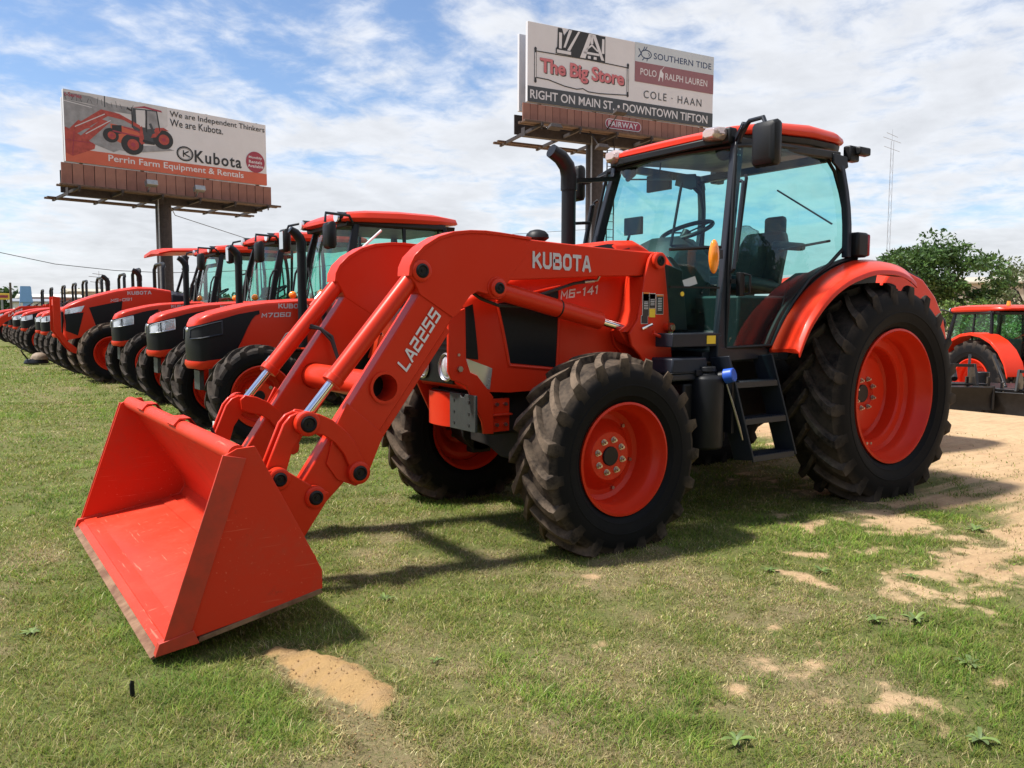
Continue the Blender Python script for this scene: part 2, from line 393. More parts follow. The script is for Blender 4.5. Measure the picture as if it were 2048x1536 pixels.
for k, a in {'KUBOTA': (.27, 0, .42), 'LA2255': (.22, .12, .42), 'M6-141': (.22, .12, .40), 'M7060': (.22, .1, .42), 'M5-091': (.2, .1, .4)}.items(): TEXTS[k] = stroke_text(k, *a)
def text_on(name, body, mat, parent, fn, back=0.003, ang=60):
    """fn(u,v) -> 3D point for u,v in 0..1; strokes that cross lie a hair proud of each other"""
    uv, fs = TEXTS[body]; m = MB(); pts = []
    for r_ in uv:
        q = Vector(fn(float(r_[0]), float(r_[1])))
        if len(r_) > 2: q.y += .0008 * r_[2]
        pts.append(q)
    m.add(pts, fs)
    return m.build(name, mat, parent, recalc=False)
# ------------------------------------------------------------------ wheels
def tyre_mesh(Rt, wd, rim, nlug, side, lug_h=.042, n=72, mat='tyre_dusty', lug_w=.075):
    """side +1: left of the machine. Chevrons lead at the centre in the rolling direction (+X at the top)."""
    Rb = Rt - lug_h; hw = wd / 2
    m = MB(); m.dust = 0.0
    def crown(y): return Rb - .030 * (abs(y) / hw) ** 2.4
    half = [(rim * .985, hw * .72), (rim * 1.03, hw * .80), (rim + (Rb - rim) * .16, hw * .895), (rim + (Rb - rim) * .175, hw * .925), (rim + (Rb - rim) * .20, hw * .925), (rim + (Rb - rim) * .28, hw * .965), (rim + (Rb - rim) * .40, hw * .99), (rim + (Rb - rim) * .41, hw * 1.008), (rim + (Rb - rim) * .43, hw * 1.008), (rim + (Rb - rim) * .44, hw * .997), (rim + (Rb - rim) * .52, hw * 1.0), (rim + (Rb - rim) * .74, hw * .965), (crown(hw) - .018, hw * .91), (crown(hw * .82), hw * .82), (crown(hw * .4), hw * .4)]
    prof = half + [(Rb, 0.0)] + [(r, -y) for r, y in half[::-1]]
    base = len(m.v); m.lathe(prof, n)
    k = len(prof)
    for i in range(n):
        for j in range(len(half) - 2, len(half) + 3): m.att[base + i * k + j] = .55
        for j in (len(half) - 3, len(half) + 3): m.att[base + i * k + j] = .25
    for sd in (1, -1):
        for q in range(nlug):
            th0 = 2 * math.pi * (q + (0.5 if sd < 0 else 0)) / nlug
            m.dust = 1.0; secs = []
            jit = random.uniform(-.02, .02)
            for t in (0.0, .22, .45, .68, .86, .97, 1.12):
                y = sd * (-.03 * wd + (hw * .955 + .03 * wd) * min(t, 1.0)) if t <= 1 else sd * hw * .985
                sweep = (hw * 1.12 * (1 - (1 - min(t, 1.0)) ** 1.35)) / Rt
                th = th0 - sweep * 1.0
                cr = crown(y) - .004 if t < 1 else rim + (Rb - rim) * .60
                top = (Rt - .024 * (abs(y) / hw) ** 2.2) if t <= 1.0 else rim + (Rb - rim) * .66
                if t == .97: top -= .006
                wbase = (lug_w * (.85 + .35 * t)) / Rt; wtop = (lug_w * .58 * (.85 + .45 * t)) / Rt
                yo = y if t <= 1 else y
                def P(a, r): return (r * math.cos(a), yo, r * math.sin(a))
                # outer edge leans out at the shoulder
                secs.append([P(th - wbase / 2, cr - .01), P(th - wtop / 2, top), P(th + wtop / 2, top), P(th + wbase / 2, cr - .01)])
            o_ = len(m.v); m.loft(secs, ring=True, caps=True)
            for i_, dq in enumerate((1, 1, 1, 1, 1, .8, .1)):
                for j_ in range(4): m.att[o_ + i_ * 4 + j_] = dq * (1.0 if j_ in (1, 2) else .55)
    if side < 0: m = m.mirror()
    return m.mesh('tyre', mat, 30, dust=True)
def rim_mesh(rim, wd, inset, side, mat, rear):
    hw = wd * .41; m = MB()
    fl = rim
    if rear:
        prof = [(fl, hw - .02), (fl + .004, hw + .006), (fl - .012, hw + .010), (fl - .022, hw - .012), (fl - .030, hw - .05), (fl - .055, hw - .085), (fl - .066, hw - .11), (fl - .066, hw - .16),
                (fl - .085, hw - .185), (fl - .135, hw - .19), (fl - .145, hw - .205), (fl - .150, hw - inset - .035), (fl - .170, hw - inset - .055), (fl - .215, hw - inset - .05), (fl - .225, hw - inset - .012),
                (.115, hw - inset), (.108, hw - inset - .012), (.10, hw - inset - .02), (.0001, hw - inset - .02)]
    else:
        prof = [(fl, hw - .02), (fl + .004, hw + .006), (fl - .010, hw + .010), (fl - .018, hw - .012), (fl - .024, hw - .04), (fl - .045, hw - .065), (fl - .052, hw - .085), (fl - .052, hw - .13), (fl - .058, hw - .20),
                (fl - .085, hw - .215), (fl - .115, hw - .215), (fl - .145, hw - .195), (.165, hw - inset - .02), (.145, hw - inset), (.0001, hw - inset)]
    m.lathe(prof, 64)
    m.lathe([(fl, -hw - .01), (fl - .02, -hw), (fl - .05, -hw + .06), (fl - .055, hw - .2)], 48)
    if side < 0: m = m.mirror()
    return m.mesh('rim', mat, 28, recalc=True)
def nut_mesh(r=.016, d=.030):
    m = MB(); m.cyl((0, 0, 0), (0, d * .55, 0), r, r, 6); m.cyl((0, d * .55, 0), (0, d, 0), r * .55, r * .5, 8); m.cyl((0, -.002, 0), (0, .004, 0), r * 1.25, None, 12)
    return m.mesh('wheel_nut', 'zinc_bolt', 30)
NUT = nut_mesh()
WCACHE = {}
def wheel(parent, x, y, z, Rt, wd, rim, nlug, side, inset, rear, tmat='tyre_dusty', rmat='red_paint', nuts=8, bolt_r=.095, lug_h=.042, spin=0.0, name='front_wheel', lug_w=.075):
    key = (Rt, wd, rim, nlug, side, inset, rear, tmat, rmat, name)
    if key not in WCACHE:
        WCACHE[key] = (rim_mesh(rim, wd, inset, side, rmat, rear), tyre_mesh(Rt, wd, rim, nlug, side, lug_h, mat=tmat, lug_w=lug_w))
    rm, tm = WCACHE[key]
    o = bpy.data.objects.new(name, rm); col.objects.link(o); o.parent = parent; o.location = (x, y, z); o.rotation_euler = (0, spin, 0)
    t_ = bpy.data.objects.new('tyre', tm); col.objects.link(t_); t_.parent = o
    if nuts:
        fy = (wd * .41 - inset) * 1.0
        for i in range(nuts):
            a = 2 * math.pi * (i + .5) / nuts
            n_ = bpy.data.objects.new('wheel_nut', NUT); col.objects.link(n_); n_.parent = o
            n_.location = (bolt_r * math.cos(a), side * (fy - .001), bolt_r * math.sin(a)); n_.rotation_euler = (0, 0, 0 if side > 0 else math.pi)
        m = MB(); m.cyl((0, side * (fy - .05), 0), (0, side * (fy + (.012 if not rear else -.008)), 0), .062 if not rear else .075, .058 if not rear else .07, 24)
        c_ = m.build('hub_cap', 'black_paint', o, .004)
    return o

def cut(o, mb):
    """cut a hole through a mesh for good; the cutter is thrown away"""
    c = mb.build('cutter', 'black_paint'); b = o.modifiers.new('cut', 'BOOLEAN'); b.operation = 'DIFFERENCE'; b.object = c; b.solver = 'EXACT'
    me = bpy.data.meshes.new_from_object(o.evaluated_get(bpy.context.evaluated_depsgraph_get())); o.modifiers.remove(b); o.data = me
    me.shade_smooth(); me.set_sharp_from_angle(angle=R(38)); bpy.data.objects.remove(c)
# ================================================================== the loader tractor in front
root = tag(empty('loader_tractor'), 'big red cab tractor with front loader and tipped bucket, nearest in the picture', 'tractor')
FX, FZ, RZ = 2.69, .545, .775
for sd in (1, -1):
    w_ = wheel(root, FX, sd * .865, FZ, .625, .39, .335, 19, sd, .137, False, spin=R(7) * sd, bolt_r=.100)
    if sd > 0:
        for a in (38, 75, 142, 200, 255, 318): MB().cyl((.232 * math.cos(R(a)), .16 - .225, .232 * math.sin(R(a))), (.232 * math.cos(R(a)), .16 - .200, .232 * math.sin(R(a))), .013, .011, 8).build('rim_bolt', 'zinc_bolt', w_)
    w_ = wheel(root, 0, sd * .895, RZ, .865, .475, .512, 21, sd, .26, True, 'tyre_rear', spin=R(4), nuts=8, bolt_r=.118, lug_h=.048, name='rear_wheel', lug_w=.085)
    if sd > 0:
        for a in (25, 17, -22, -30, -78, -86, 60, 68):
            k = MB(); k.cyl((.386 * math.cos(R(a)), -.01, .386 * math.sin(R(a))), (.386 * math.cos(R(a)), .012, .386 * math.sin(R(a))), .013, .011, 8); k.build('rim_bolt', 'zinc_bolt', w_)
# ---- chassis, engine, axles
m = MB()
m.box((2.55, 0, .80), (1.15, .44, .36)); m.box((1.55, 0, .78), (1.0, .52, .52)); m.box((.55, 0, .82), (1.3, .56, .56)); m.box((2.55, 0, 1.18), (1.05, .54, .50))
m.box((3.12, 0, .80), (.18, .5, .3)); m.cyl((0, -.72, RZ), (0, .72, RZ), .15, None, 20); m.cyl((0, -.55, RZ), (0, .55, RZ), .23, None, 20)
m.build('chassis', 'dark_casting', root, .02)
m = MB(); m.loft([[(FX + a, y, FZ + h * s_) for a, h in ((-.11, -.09), (.11, -.09), (.11, .09), (-.11, .09))] for y, s_ in ((-.62, .8), (-.3, 1.0), (-.14, 1.6), (.14, 1.6), (.3, 1.0), (.62, .8))])
for sd in (1, -1): m.cyl((FX, sd * .55, FZ), (FX, sd * .80, FZ), .17, .13, 20); m.box((FX, sd * .60, FZ), (.16, .10, .36))
m.build('front_axle', 'dark_casting', root, .01)
m = MB(); m.cyl((1.75, .34, .62), (1.75, .34, .40), .05); m.box((1.9, .30, .6), (.7, .2, .28)); m.box((1.3, .30, .52), (.35, .22, .16)); m.tube([(1.25, .25, .5), (1.35, .35, .44), (1.5, .36, .42), (1.62, .3, .5)], .02)
m.build('gearbox_lines', 'dark_casting', root, .01)
m = MB(); m.box((1.45, -.62, .78), (.95, .35, .55)); m.build('fuel_tank', 'black_plastic', root, .05)
# ---- hood
HX = [2.0, 2.3, 2.7, 3.05, 3.22, 3.33, 3.38]
HWID = [.425, .415, .39, .348, .318, .282, .23]
HZB = [1.20, 1.09, .915, .905, .915, .93, .97]
HZS = [1.74, 1.715, 1.645, 1.555, 1.50, 1.455, 1.42]
HZT = [1.845, 1.815, 1.745, 1.645, 1.565, 1.50, 1.44]
def hood_sec(x, xs, wid, zb, zs, zt, n=5):
    w_, b_, s_, t_ = (lerp(x, xs, q) for q in (wid, zb, zs, zt))
    half = []
    for i in range(7):
        q = i / 6; half.append((w_ * (1 - .06 * q * q) + .008 * math.sin(math.pi * q), b_ + (s_ - b_) * q))
    ws = half[-1][0]
    for i in range(1, n + 1):
        a = math.pi / 2 * i / n; half.append((ws * (1 - .18 * (1 - math.cos(a))) * (1 - i / n * .0) - ws * .82 * (max(0, i - 2) / (n - 2)) ** 1.6 * .98, s_ + (t_ - s_) * math.sin(a)))
    return [(x, y, z) for y, z in half] + [(x, -y, z) for y, z in half[::-1]]
def hood_y(x, z, xs, wid, zb, zs):
    w_, b_, s_ = (lerp(x, xs, q) for q in (wid, zb, zs)); q = min(1, max(0, (z - b_) / (s_ - b_)))
    return w_ * (1 - .06 * q * q) + .008 * math.sin(math.pi * q)
def hood_patch(corners, off, nu, nv, hy):
    """quad patch (x,z corners: bl, br, tr, tl) laid on the hood side"""
    g = []
    for j in range(nv + 1):
        for i in range(nu + 1):
            u, v = i / nu, j / nv
            x = (1 - v) * ((1 - u) * corners[0][0] + u * corners[1][0]) + v * ((1 - u) * corners[3][0] + u * corners[2][0])
            z = (1 - v) * ((1 - u) * corners[0][1] + u * corners[1][1]) + v * ((1 - u) * corners[3][1] + u * corners[2][1])
            g.append((x, hy(x, z) + off, z))
    fs = [(j * (nu + 1) + i, j * (nu + 1) + i + 1, (j + 1) * (nu + 1) + i + 1, (j + 1) * (nu + 1) + i) for j in range(nv) for i in range(nu)]
    return MB().add(g, fs)
m = MB(); m.loft([hood_sec(x, HX, HWID, HZB, HZS, HZT) for x in (2.0, 2.15, 2.3, 2.5, 2.7, 2.88, 3.05, 3.14, 3.22, 3.28, 3.33, 3.36, 3.38)])
hood = m.build('hood', 'red_paint', root, ang=50)
hy = lambda x, z: hood_y(x, z, HX, HWID, HZB, HZS)
for sd in (1, -1):
    p_ = hood_patch([(3.055, 1.09), (2.73, 1.055), (2.70, 1.56), (3.125, 1.46)], .004, 10, 8, hy)
    (p_ if sd > 0 else p_.mirror()).build('side_grille', 'grille_mesh', hood)
    # pressed frame round the opening
    fr = [(3.06, 1.075), (2.72, 1.04), (2.688, 1.575), (3.135, 1.475)]
    k = MB(); pts = []
    for i in range(4):
        a, b_ = fr[i], fr[(i + 1) % 4]
        for j in range(6): q = j / 6; pts.append((a[0] + (b_[0] - a[0]) * q, hy(a[0] + (b_[0] - a[0]) * q, a[1] + (b_[1] - a[1]) * q) + .002, a[1] + (b_[1] - a[1]) * q))
    k.tube(pts, .010, 6, closed=True); (k if sd > 0 else k.mirror()).build('grille_surround', 'red_paint', hood)
# nose grille, lamps
k = MB(); k.prism([(-.225, .96), (.225, .96), (.232, 1.15), (.215, 1.425), (-.215, 1.425), (-.232, 1.15)], 3.36, 3.392, 'x'); k.build('nose_grille', 'grille_mesh', hood, .006)
for i in range(7): MB().box((3.394, 0, 1.175 + i * .036), (.008, .40, .008)).build('grille_bar', 'black_plastic', hood)
for sd in (1, -1):
    k = hood_patch([(3.372, 1.13), (3.262, 1.115), (3.285, 1.455), (3.365, 1.42)], .004, 5, 6, hy); (k if sd > 0 else k.mirror()).build('corner_grille', 'grille_mesh', hood)
    # silver headlight housing wrapping the lower corner
    k = hood_patch([(3.36, .975), (3.19, .93), (3.175, 1.06), (3.365, 1.135)], .006, 8, 5, hy)
    (k if sd > 0 else k.mirror()).build('headlight_housing', 'silver_trim', hood)
    k = MB(); k.ball((3.385, .155, 1.065), .075, 16, 10, (.40, .95, 1.0)); (k if sd > 0 else k.mirror()).build('headlight', 'headlight_lens', hood)
    k = MB(); k.lathe([(.078, 0), (.09, .008), (.082, .016)], 24, (0, 0, 0))
    k.v = [(3.392 + y * 1.2, .155 + x, 1.065 + z) for x, y, z in k.v]; (k if sd > 0 else k.mirror()).build('headlight_bezel', 'silver_trim', hood)
k = MB(); k.loft([[(3.396, y * .2, 1.425), (3.39, y * .205, 1.455), (3.34, y * .215, 1.505), (3.30, y * .225, 1.535)] for y in (-1.15, -.7, 0, .7, 1.15)], ring=False, caps=False)
k.build('marker_bar', 'silver_trim', hood)
for sd in (1, -1):
    k = MB(); k.ball((3.365, sd * .20, 1.478), .036, 12, 8, (.8, 1.4, .7)); k.build('marker_lamp', 'headlight_lens', hood)
# hump with vent behind the hood, under the windshield
k = MB(); secs = []
for x, w_, t_ in ((2.36, .10, 1.80), (2.28, .24, 1.865), (2.14, .30, 1.90), (1.95, .31, 1.91), (1.84, .30, 1.875), (1.76, .30, 1.82)):
    secs.append([(x, w_ * 1.12, 1.74), (x, w_, t_ - .035), (x, w_ * .8, t_), (x, -w_ * .8, t_), (x, -w_, t_ - .035), (x, -w_ * 1.12, 1.74)])
k.loft(secs); k.build('hood_hump', 'red_paint', root, .01)
k = MB(); k.loft([[(2.30, .252, 1.825), (2.30, .235, 1.852)], [(2.20, .30, 1.83), (2.20, .275, 1.872)], [(2.06, .315, 1.84), (2.06, .29, 1.876)], [(2.03, .318, 1.845), (2.03, .300, 1.866)]], ring=False, caps=False)
k.build('hump_vent', 'grille_mesh', root)
k = MB(); k.loft([[(x, s_ * w_, z) for s_, w_, z in ((1, .47, 1.20), (1, .465, 1.72), (1, .36, 1.83), (-1, .36, 1.83), (-1, .465, 1.72), (-1, .47, 1.20))] for x in (1.74, 2.03)]); k.build('rear_cowl', 'red_paint', root, .02)
k = MB(); k.loft([[(x, s_ * w_, z) for s_, w_, z in ((1, .50, 1.22), (1, .495, 1.70), (1, .39, 1.80), (-1, .39, 1.80), (-1, .495, 1.70), (-1, .50, 1.22))] for x in (1.69, 1.76)]); k.build('cowl_seal', 'black_plastic', root, .015)
text_on('model_lettering', 'M6-141', 'letter_silver', hood, lambda u, v: (2.685 - u * .295, hy(2.685 - u * .295, 1.53) + .006, 1.488 + v * .060 + u * .042))
# air intake bonnet knob and exhaust stack
m = MB(); m.cyl((2.43, -.22, 1.70), (2.43, -.22, 1.93), .05); m.loft([[(2.43 + r * math.cos(a), -.22 + r * math.sin(a), z) for a in [2 * math.pi * i / 16 for i in range(16)]] for r, z in ((.06, 1.915), (.085, 1.935), (.08, 1.96), (.055, 1.985), (.02, 1.995))])
m.build('air_precleaner', 'black_plastic', root)
m = MB(); ex = (1.99, -.42)
m.cyl((ex[0], ex[1], 1.30), (ex[0], ex[1], 2.36), .055, None, 24); m.cyl((ex[0], ex[1], 2.33), (ex[0], ex[1], 2.37), .062, None, 24)
m.tube([(ex[0], ex[1], 2.34), (ex[0], ex[1], 2.44), (ex[0] + .02, ex[1], 2.51), (ex[0] + .08, ex[1] + .0, 2.57), (ex[0] + .17, ex[1], 2.61)], [.062, .062, .061, .058, .052], 20)
m.build('exhaust_stack', 'black_paint', root)
m = MB(); m.bar((ex[0], ex[1], 2.40), (1.36, -.60, 2.50), .03, .035); m.build('exhaust_bracket', 'black_paint', root)
m = MB(); m.tube([(1.80, -.60, 1.75), (1.80, -.66, 2.02), (1.76, -.70, 2.12), (1.55, -.70, 2.14)], .014); m.build('grab_rail', 'black_paint', root)

# ---- loader: masts, booms, cylinders, bucket
AY0, AY1 = .455, .572
boom_out = [(3.86, 1.60), (3.855, 1.65), (3.83, 1.70), (3.77, 1.757), (3.68, 1.81), (3.58, 1.842), (3.48, 1.855), (3.38, 1.858), (3.28, 1.853), (3.06, 1.838), (2.69, 1.822), (2.02, 1.80),
            (1.99, 1.74), (2.02, 1.68), (2.12, 1.648), (2.51, 1.635), (2.91, 1.61), (3.20, 1.595), (3.27, 1.52), (3.34, 1.505), (3.43, 1.525), (3.48, 1.50), (3.53, 1.44), (3.555, 1.40), (3.595, 1.375), (3.80, 1.50), (3.83, 1.56)]
beam_out = [(3.765, 1.555), (4.31, .79), (4.50, .515), (4.505, .445), (4.45, .395), (4.37, .405), (4.16, .60), (4.05, .765), (3.60, 1.36), (3.58, 1.40)]
def arm_side(sd):
    """one loader arm with its bosses, in place"""
    f = (lambda k: k) if sd > 0 else (lambda k: k.mirror())
    k = MB(); k.prism(boom_out, AY0, AY1); a = f(k).build('loader_boom', 'red_paint', root, .007)
    # rolled edge strip that caps the knee (front and top) slightly proud
    k = MB(); k.loft([[(x + dx, AY0 - .012, z + dz), (x + dx, AY1 + .012, z + dz), (x - dx * .4, AY1 + .012, z - dz * .4), (x - dx * .4, AY0 - .012, z - dz * .4)] for (x, z), (dx, dz) in
        zip(boom_out[0:10], [(.014, 0), (.014, .003), (.012, .008), (.010, .011), (.006, .013), (.004, .014), (.002, .014), (0, .014), (0, .014), (-.002, .012)])]); f(k).build('boom_cap', 'red_paint', a, .003)
    k = MB(); k.prism([q for q in boom_out[:9]] + [(3.10, 1.83), (3.06, 1.77), (3.22, 1.60), (3.27, 1.535)] + boom_out[19:], AY1 - .002, AY1 + .0035); f(k).build('knee_plate', 'red_paint', a, .002)
    k = MB(); k.prism(beam_out, AY0 + .004, AY1 - .004); b_ = f(k).build('loader_beam', 'red_paint', root)
    cut(b_, MB().cyl((4.02, -1, 1.0), (4.02, 1, 1.0), .0785, None, 32)); bev(b_, .006)
    # seams: doubler plate at lower end, stand channel along the rear edge
    k = MB(); k.prism([(3.60, 1.30), (3.635, 1.325), (4.085, .735), (4.17, .60), (4.13, .555), (4.05, .69)], AY0 + .02, AY1 - .02); f(k).build('parking_stand', 'red_paint', b_, .004)
    k = MB(); k.prism([(4.24, .93), (4.03, .75), (4.145, .50), (4.20, .485), (4.30, .53), (4.36, .62), (4.30, .82)], AY1 - .006, AY1 + .008); f(k).build('beam_doubler', 'red_paint', b_, .003)
    # cross tube ring
    k = MB(); k.lathe([(.072, -.004), (.088, -.004), (.088, .010), (.072, .010)], 32, closed=True); k.v = [(4.02 + x, AY1 + y, 1.00 + z) for x, y, z in k.v]; f(k).build('tube_collar', 'red_paint', b_)
    # rocker crescents and bucket links, two plates each
    roc = [(4.50, .875), (4.47, .90), (4.40, .885), (4.33, .85), (4.26, .79), (4.21, .73), (4.17, .65), (4.135, .56), (4.145, .52), (4.18, .505), (4.22, .525), (4.235, .58), (4.27, .665), (4.32, .73), (4.38, .775), (4.45, .79), (4.49, .81)]
    for y0 in (AY1 + .010, AY0 - .032):
        k = MB(); k.prism(roc, y0, y0 + .022); f(k).build('rocker_plate', 'red_paint', root, .005)
    lk = [(4.415, .855), (4.44, .885), (4.50, .895), (4.54, .88), (4.575, .84), (4.655, .655), (4.675, .60), (4.66, .56), (4.61, .545), (4.575, .565), (4.53, .71), (4.475, .79), (4.43, .81)]
    for y0 in (AY1 - .030, AY0 + .010):
        k = MB(); k.prism(lk, y0, y0 + .022); f(k).build('bucket_link', 'red_paint', root, .005)
    # tilt cylinder
    p0, p1 = Vector((3.79, .513, 1.63)), Vector((4.465, .513, .84)); d = (p1 - p0).normalized()
    k = MB(); k.cyl(p0 + d * .02, p0 + d * .78, .050, None, 24); k.cyl(p0 + d * .745, p0 + d * .785, .056, None, 24); k.cyl(p0 + d * .045, p0 + d * .075, .053, None, 24)
    for pp in (p0,): k.cyl(pp - Vector((0, .05, 0)), pp + Vector((0, .05, 0)), .058, None, 20)
    c_ = f(k).build('tilt_cylinder', 'red_paint', root, .003)
    k = MB(); k.cyl(p0 + d * .77, p1, .024, None, 20); f(k).build('piston_rod', 'chrome', c_)
    k = MB(); k.cyl(p1 - Vector((0, .045, 0)), p1 + Vector((0, .045, 0)), .046, None, 20); f(k).build('rod_eye', 'red_paint', c_)
    # lift cylinder
    q0, q1 = Vector((3.30, .513, 1.545)), Vector((2.22, .513, 1.295)); e = (q1 - q0).normalized()
    k = MB(); k.cyl(q0, q0 + e * .86, .056, None, 24); k.cyl(q0 - Vector((0, .07, 0)), q0 + Vector((0, .07, 0)), .066, None, 20)
    l_ = f(k).build('lift_cylinder', 'red_paint', root, .003)
    k = MB(); k.cyl(q0 + e * .505, q0 + e * .517, .0568, None, 24); f(k).build('cylinder_band', 'black_plastic', l_)
    k = MB(); k.cyl(q0 + e * .85, q1, .026, None, 20); f(k).build('piston_rod', 'chrome', l_)
    k = MB(); k.cyl(q1 - Vector((0, .05, 0)), q1 + Vector((0, .05, 0)), .05, None, 20); k.prism([(2.33, 1.29), (2.17, 1.36), (2.14, 1.16), (2.28, 1.22)], .47, .555); f(k).build('rod_bracket', 'red_paint', l_, .004)
    # pins with dark caps
    for (x, z, r, y) in ((3.795, 1.63, .042, AY1), (4.465, .84, .045, AY1 + .03), (4.19, .56, .042, AY1 + .03), (4.435, .46, .040, AY1 + .035), (4.62, .575, .038, AY1 + .035), (3.30, 1.545, .036, AY1 + .015), (2.055, 1.745, .036, .625)):
        k = MB(); k.lathe([(r + .018, -.03), (r + .018, .014), (r + .010, .020), (r - .004, .020), (r - .004, .008)], 24); k.v = [(x + a, y + b2, z + c) for a, b2, c in k.v]
        pb = f(k).build('pin_boss', 'red_paint', root)
        k = MB(); k.lathe([(r - .002, .006), (r - .002, .022), (r - .012, .028), (r - .018, .020), (.009, .020), (.007, .026), (.0001, .026)], 20); k.v = [(x + a, y + b2, z + c) for a, b2, c in k.v]
        f(k).build('pin_cap', 'black_plastic', pb)
    # mast
    mast = [(2.125, 1.76), (2.10, 1.79), (2.05, 1.805), (2.00, 1.785), (1.985, 1.72), (1.95, 1.49), (1.92, 1.25), (1.885, .90), (1.93, .70), (2.03, .72), (2.10, .98), (2.19, 1.12), (2.27, 1.19), (2.29, 1.27), (2.22, 1.36), (2.19, 1.50), (2.165, 1.64)]
    for y0 in (.590, .425):
        k = MB(); k.prism(mast, y0, y0 + .022); f(k).build('mast_plate', 'red_paint', root, .005)
    k = MB(); k.loft([[(x, .44, z), (x, .592, z), (x - .02, .592, z), (x - .02, .44, z)] for x, z in ((2.16, 1.64), (2.185, 1.52), (2.205, 1.42), (2.25, 1.33), (2.31, 1.28))]); f(k).build('mast_web', 'red_paint', root)
    k = MB(); k.box((1.98, .42, .84), (.30, .34, .24)); f(k).build('mast_foot', 'red_paint', root, .01)
    return a, b_
armL, beamL = arm_side(1); armR, beamR = arm_side(-1)
# warning decals, latch pin and handle on the left mast
for x, z, w_, h, mt in ((2.155, 1.46, .054, .150, 'decal_black'), (2.155, 1.508, .047, .046, 'decal_white'), (2.097, 1.483, .052, .094, 'decal_black'), (2.097, 1.512, .046, .026, 'decal_white'), (2.097, 1.403, .052, .056, 'decal_yellow'), (2.030, 1.46, .062, .126, 'decal_black'), (2.165, 1.360, .055, .050, 'decal_black')):
    MB().box((x, .6135, z), (w_ + .006, .002, h + .006)).build('decal_border', 'decal_white', root) if mt == 'decal_black' else None
    MB().box((x, .6150, z), (w_, .002, h)).build('warning_decal', mt, root)
for x, z, w_ in ((2.155, 1.534, .05), (2.030, 1.518, .058)): MB().box((x, .6168, z), (w_, .0015, .010)).build('warning_decal', 'decal_orange', root)
for x, z0, nn in ((2.155, 1.475, 5), (2.030, 1.50, 8), (2.097, 1.49, 4)):
    for i in range(nn): MB().box((x, .6165, z0 - i * .011), (.036, .0012, .0035)).build('decal_text_line', 'letter_white', root)
m = MB(); m.cyl((1.962, .60, 1.308), (1.962, .665, 1.308), .030, None, 16); m.tube([(2.10, .635, 1.282), (2.12, .65, 1.270), (2.05, .655, 1.245), (1.985, .64, 1.25)], .011); m.build('latch_pin', 'red_paint', root)
m = MB(); m.cyl((1.962, .665, 1.308), (1.962, .675, 1.308), .020, None, 16); m.tube([(2.19, .62, 1.30), (2.12, .64, 1.33)], .010); m.tube([(1.965, .66, 1.28), (1.955, .67, 1.235)], .006); m.build('latch_clip', 'chrome', root)
MB().box((1.925, .6165, 1.265), (.04, .002, .06)).build('warning_decal', 'decal_yellow', root)
def arm_text(u, v): return (3.045 - u * .455, AY1 + .004, 1.665 + v * .105 - u * .012)
text_on('maker_lettering', 'KUBOTA', 'letter_silver', armL, arm_text)
d_ = Vector((-.222, 0, .312)); nrm = Vector((-d_.z, 0, d_.x)).normalized() * -1
def la_text(u, v):
    q = Vector((3.918, AY1 + .003, 1.100)) + d_ * 1.0 * u + Vector((.80, 0, .60)) * (v - .5) * .078
    return q
text_on('model_lettering', 'LA2255', 'letter_white', beamL, la_text)
# cross tube
m = MB(); m.lathe([(.078, -.57), (.078, .57)], 32); m.lathe([(.070, -.572), (.070, .572)], 32); m.v = [(4.02 + x, y, 1.00 + z) for x, y, z in m.v]
ct = m.build('cross_tube', 'red_paint', root, recalc=False)
m = MB(); m.cyl((4.02, .40, 1.0), (4.02, .41, 1.0), .069, None, 24); m.build('tube_dark_disc', 'black_paint', ct)  # added black disc stands in for the shade inside the open tube
# hydraulic lines on the far arm and hoses across
m = MB(); m.tube([(3.47, -.60, 1.96), (3.79, -.60, 1.68), (3.80, -.60, 1.645), (3.83, -.59, 1.62), (3.90, -.59, 1.53)], .0085, 8); m.build('gauge_rod', 'letter_white', root)
m = MB(); m.cyl((3.90, -.59, 1.53), (3.98, -.59, 1.44), .018); m.tube([(3.98, -.59, 1.44), (4.10, -.58, 1.28), (4.40, -.575, .90)], .011); m.build('indicator_rod', 'red_paint', root)
m = MB(); m.cyl((3.905, -.59, 1.525), (3.945, -.59, 1.48), .021); m.cyl((4.26, -.56, 1.12), (4.30, -.57, 1.07), .016); m.tube([(4.24, -.56, 1.14), (4.27, -.56, 1.105), (4.31, -.56, 1.06), (4.33, -.54, 1.05)], .012); m.build('hose_fitting', 'steel', root)
for off in (0, .03):
    m = MB(); m.tube([(4.24, -.56 + off, 1.14), (4.16, -.55, 1.26 - off), (4.08, -.50, 1.31 + off), (3.98, -.44, 1.30), (3.92, -.40, 1.22 + off), (3.88, -.38, 1.08), (3.86, -.35, 1.0)], .011); m.build('hydraulic_hose', 'hose_rubber', root)
m = MB(); m.tube([(3.42, .47, 1.53), (3.35, .48, 1.485), (3.23, .49, 1.445), (3.05, .49, 1.44), (2.935, .49, 1.51), (2.78, .49, 1.553), (2.66, .49, 1.588), (2.56, .49, 1.602)], .010); m.build('hydraulic_hose', 'hose_rubber', root)
m = MB(); m.cyl((2.58, .49, 1.60), (2.50, .49, 1.608), .014); m.tube([(2.50, .49, 1.608), (2.475, .50, 1.612), (2.465, .51, 1.64)], .008); m.build('hose_fitting', 'steel', root)
m = MB(); m.tube([(3.84, .42, 1.12), (3.80, .36, 1.22), (3.72, .34, 1.25), (3.62, .33, 1.22)], .012); m.build('hydraulic_hose', 'hose_rubber', root)
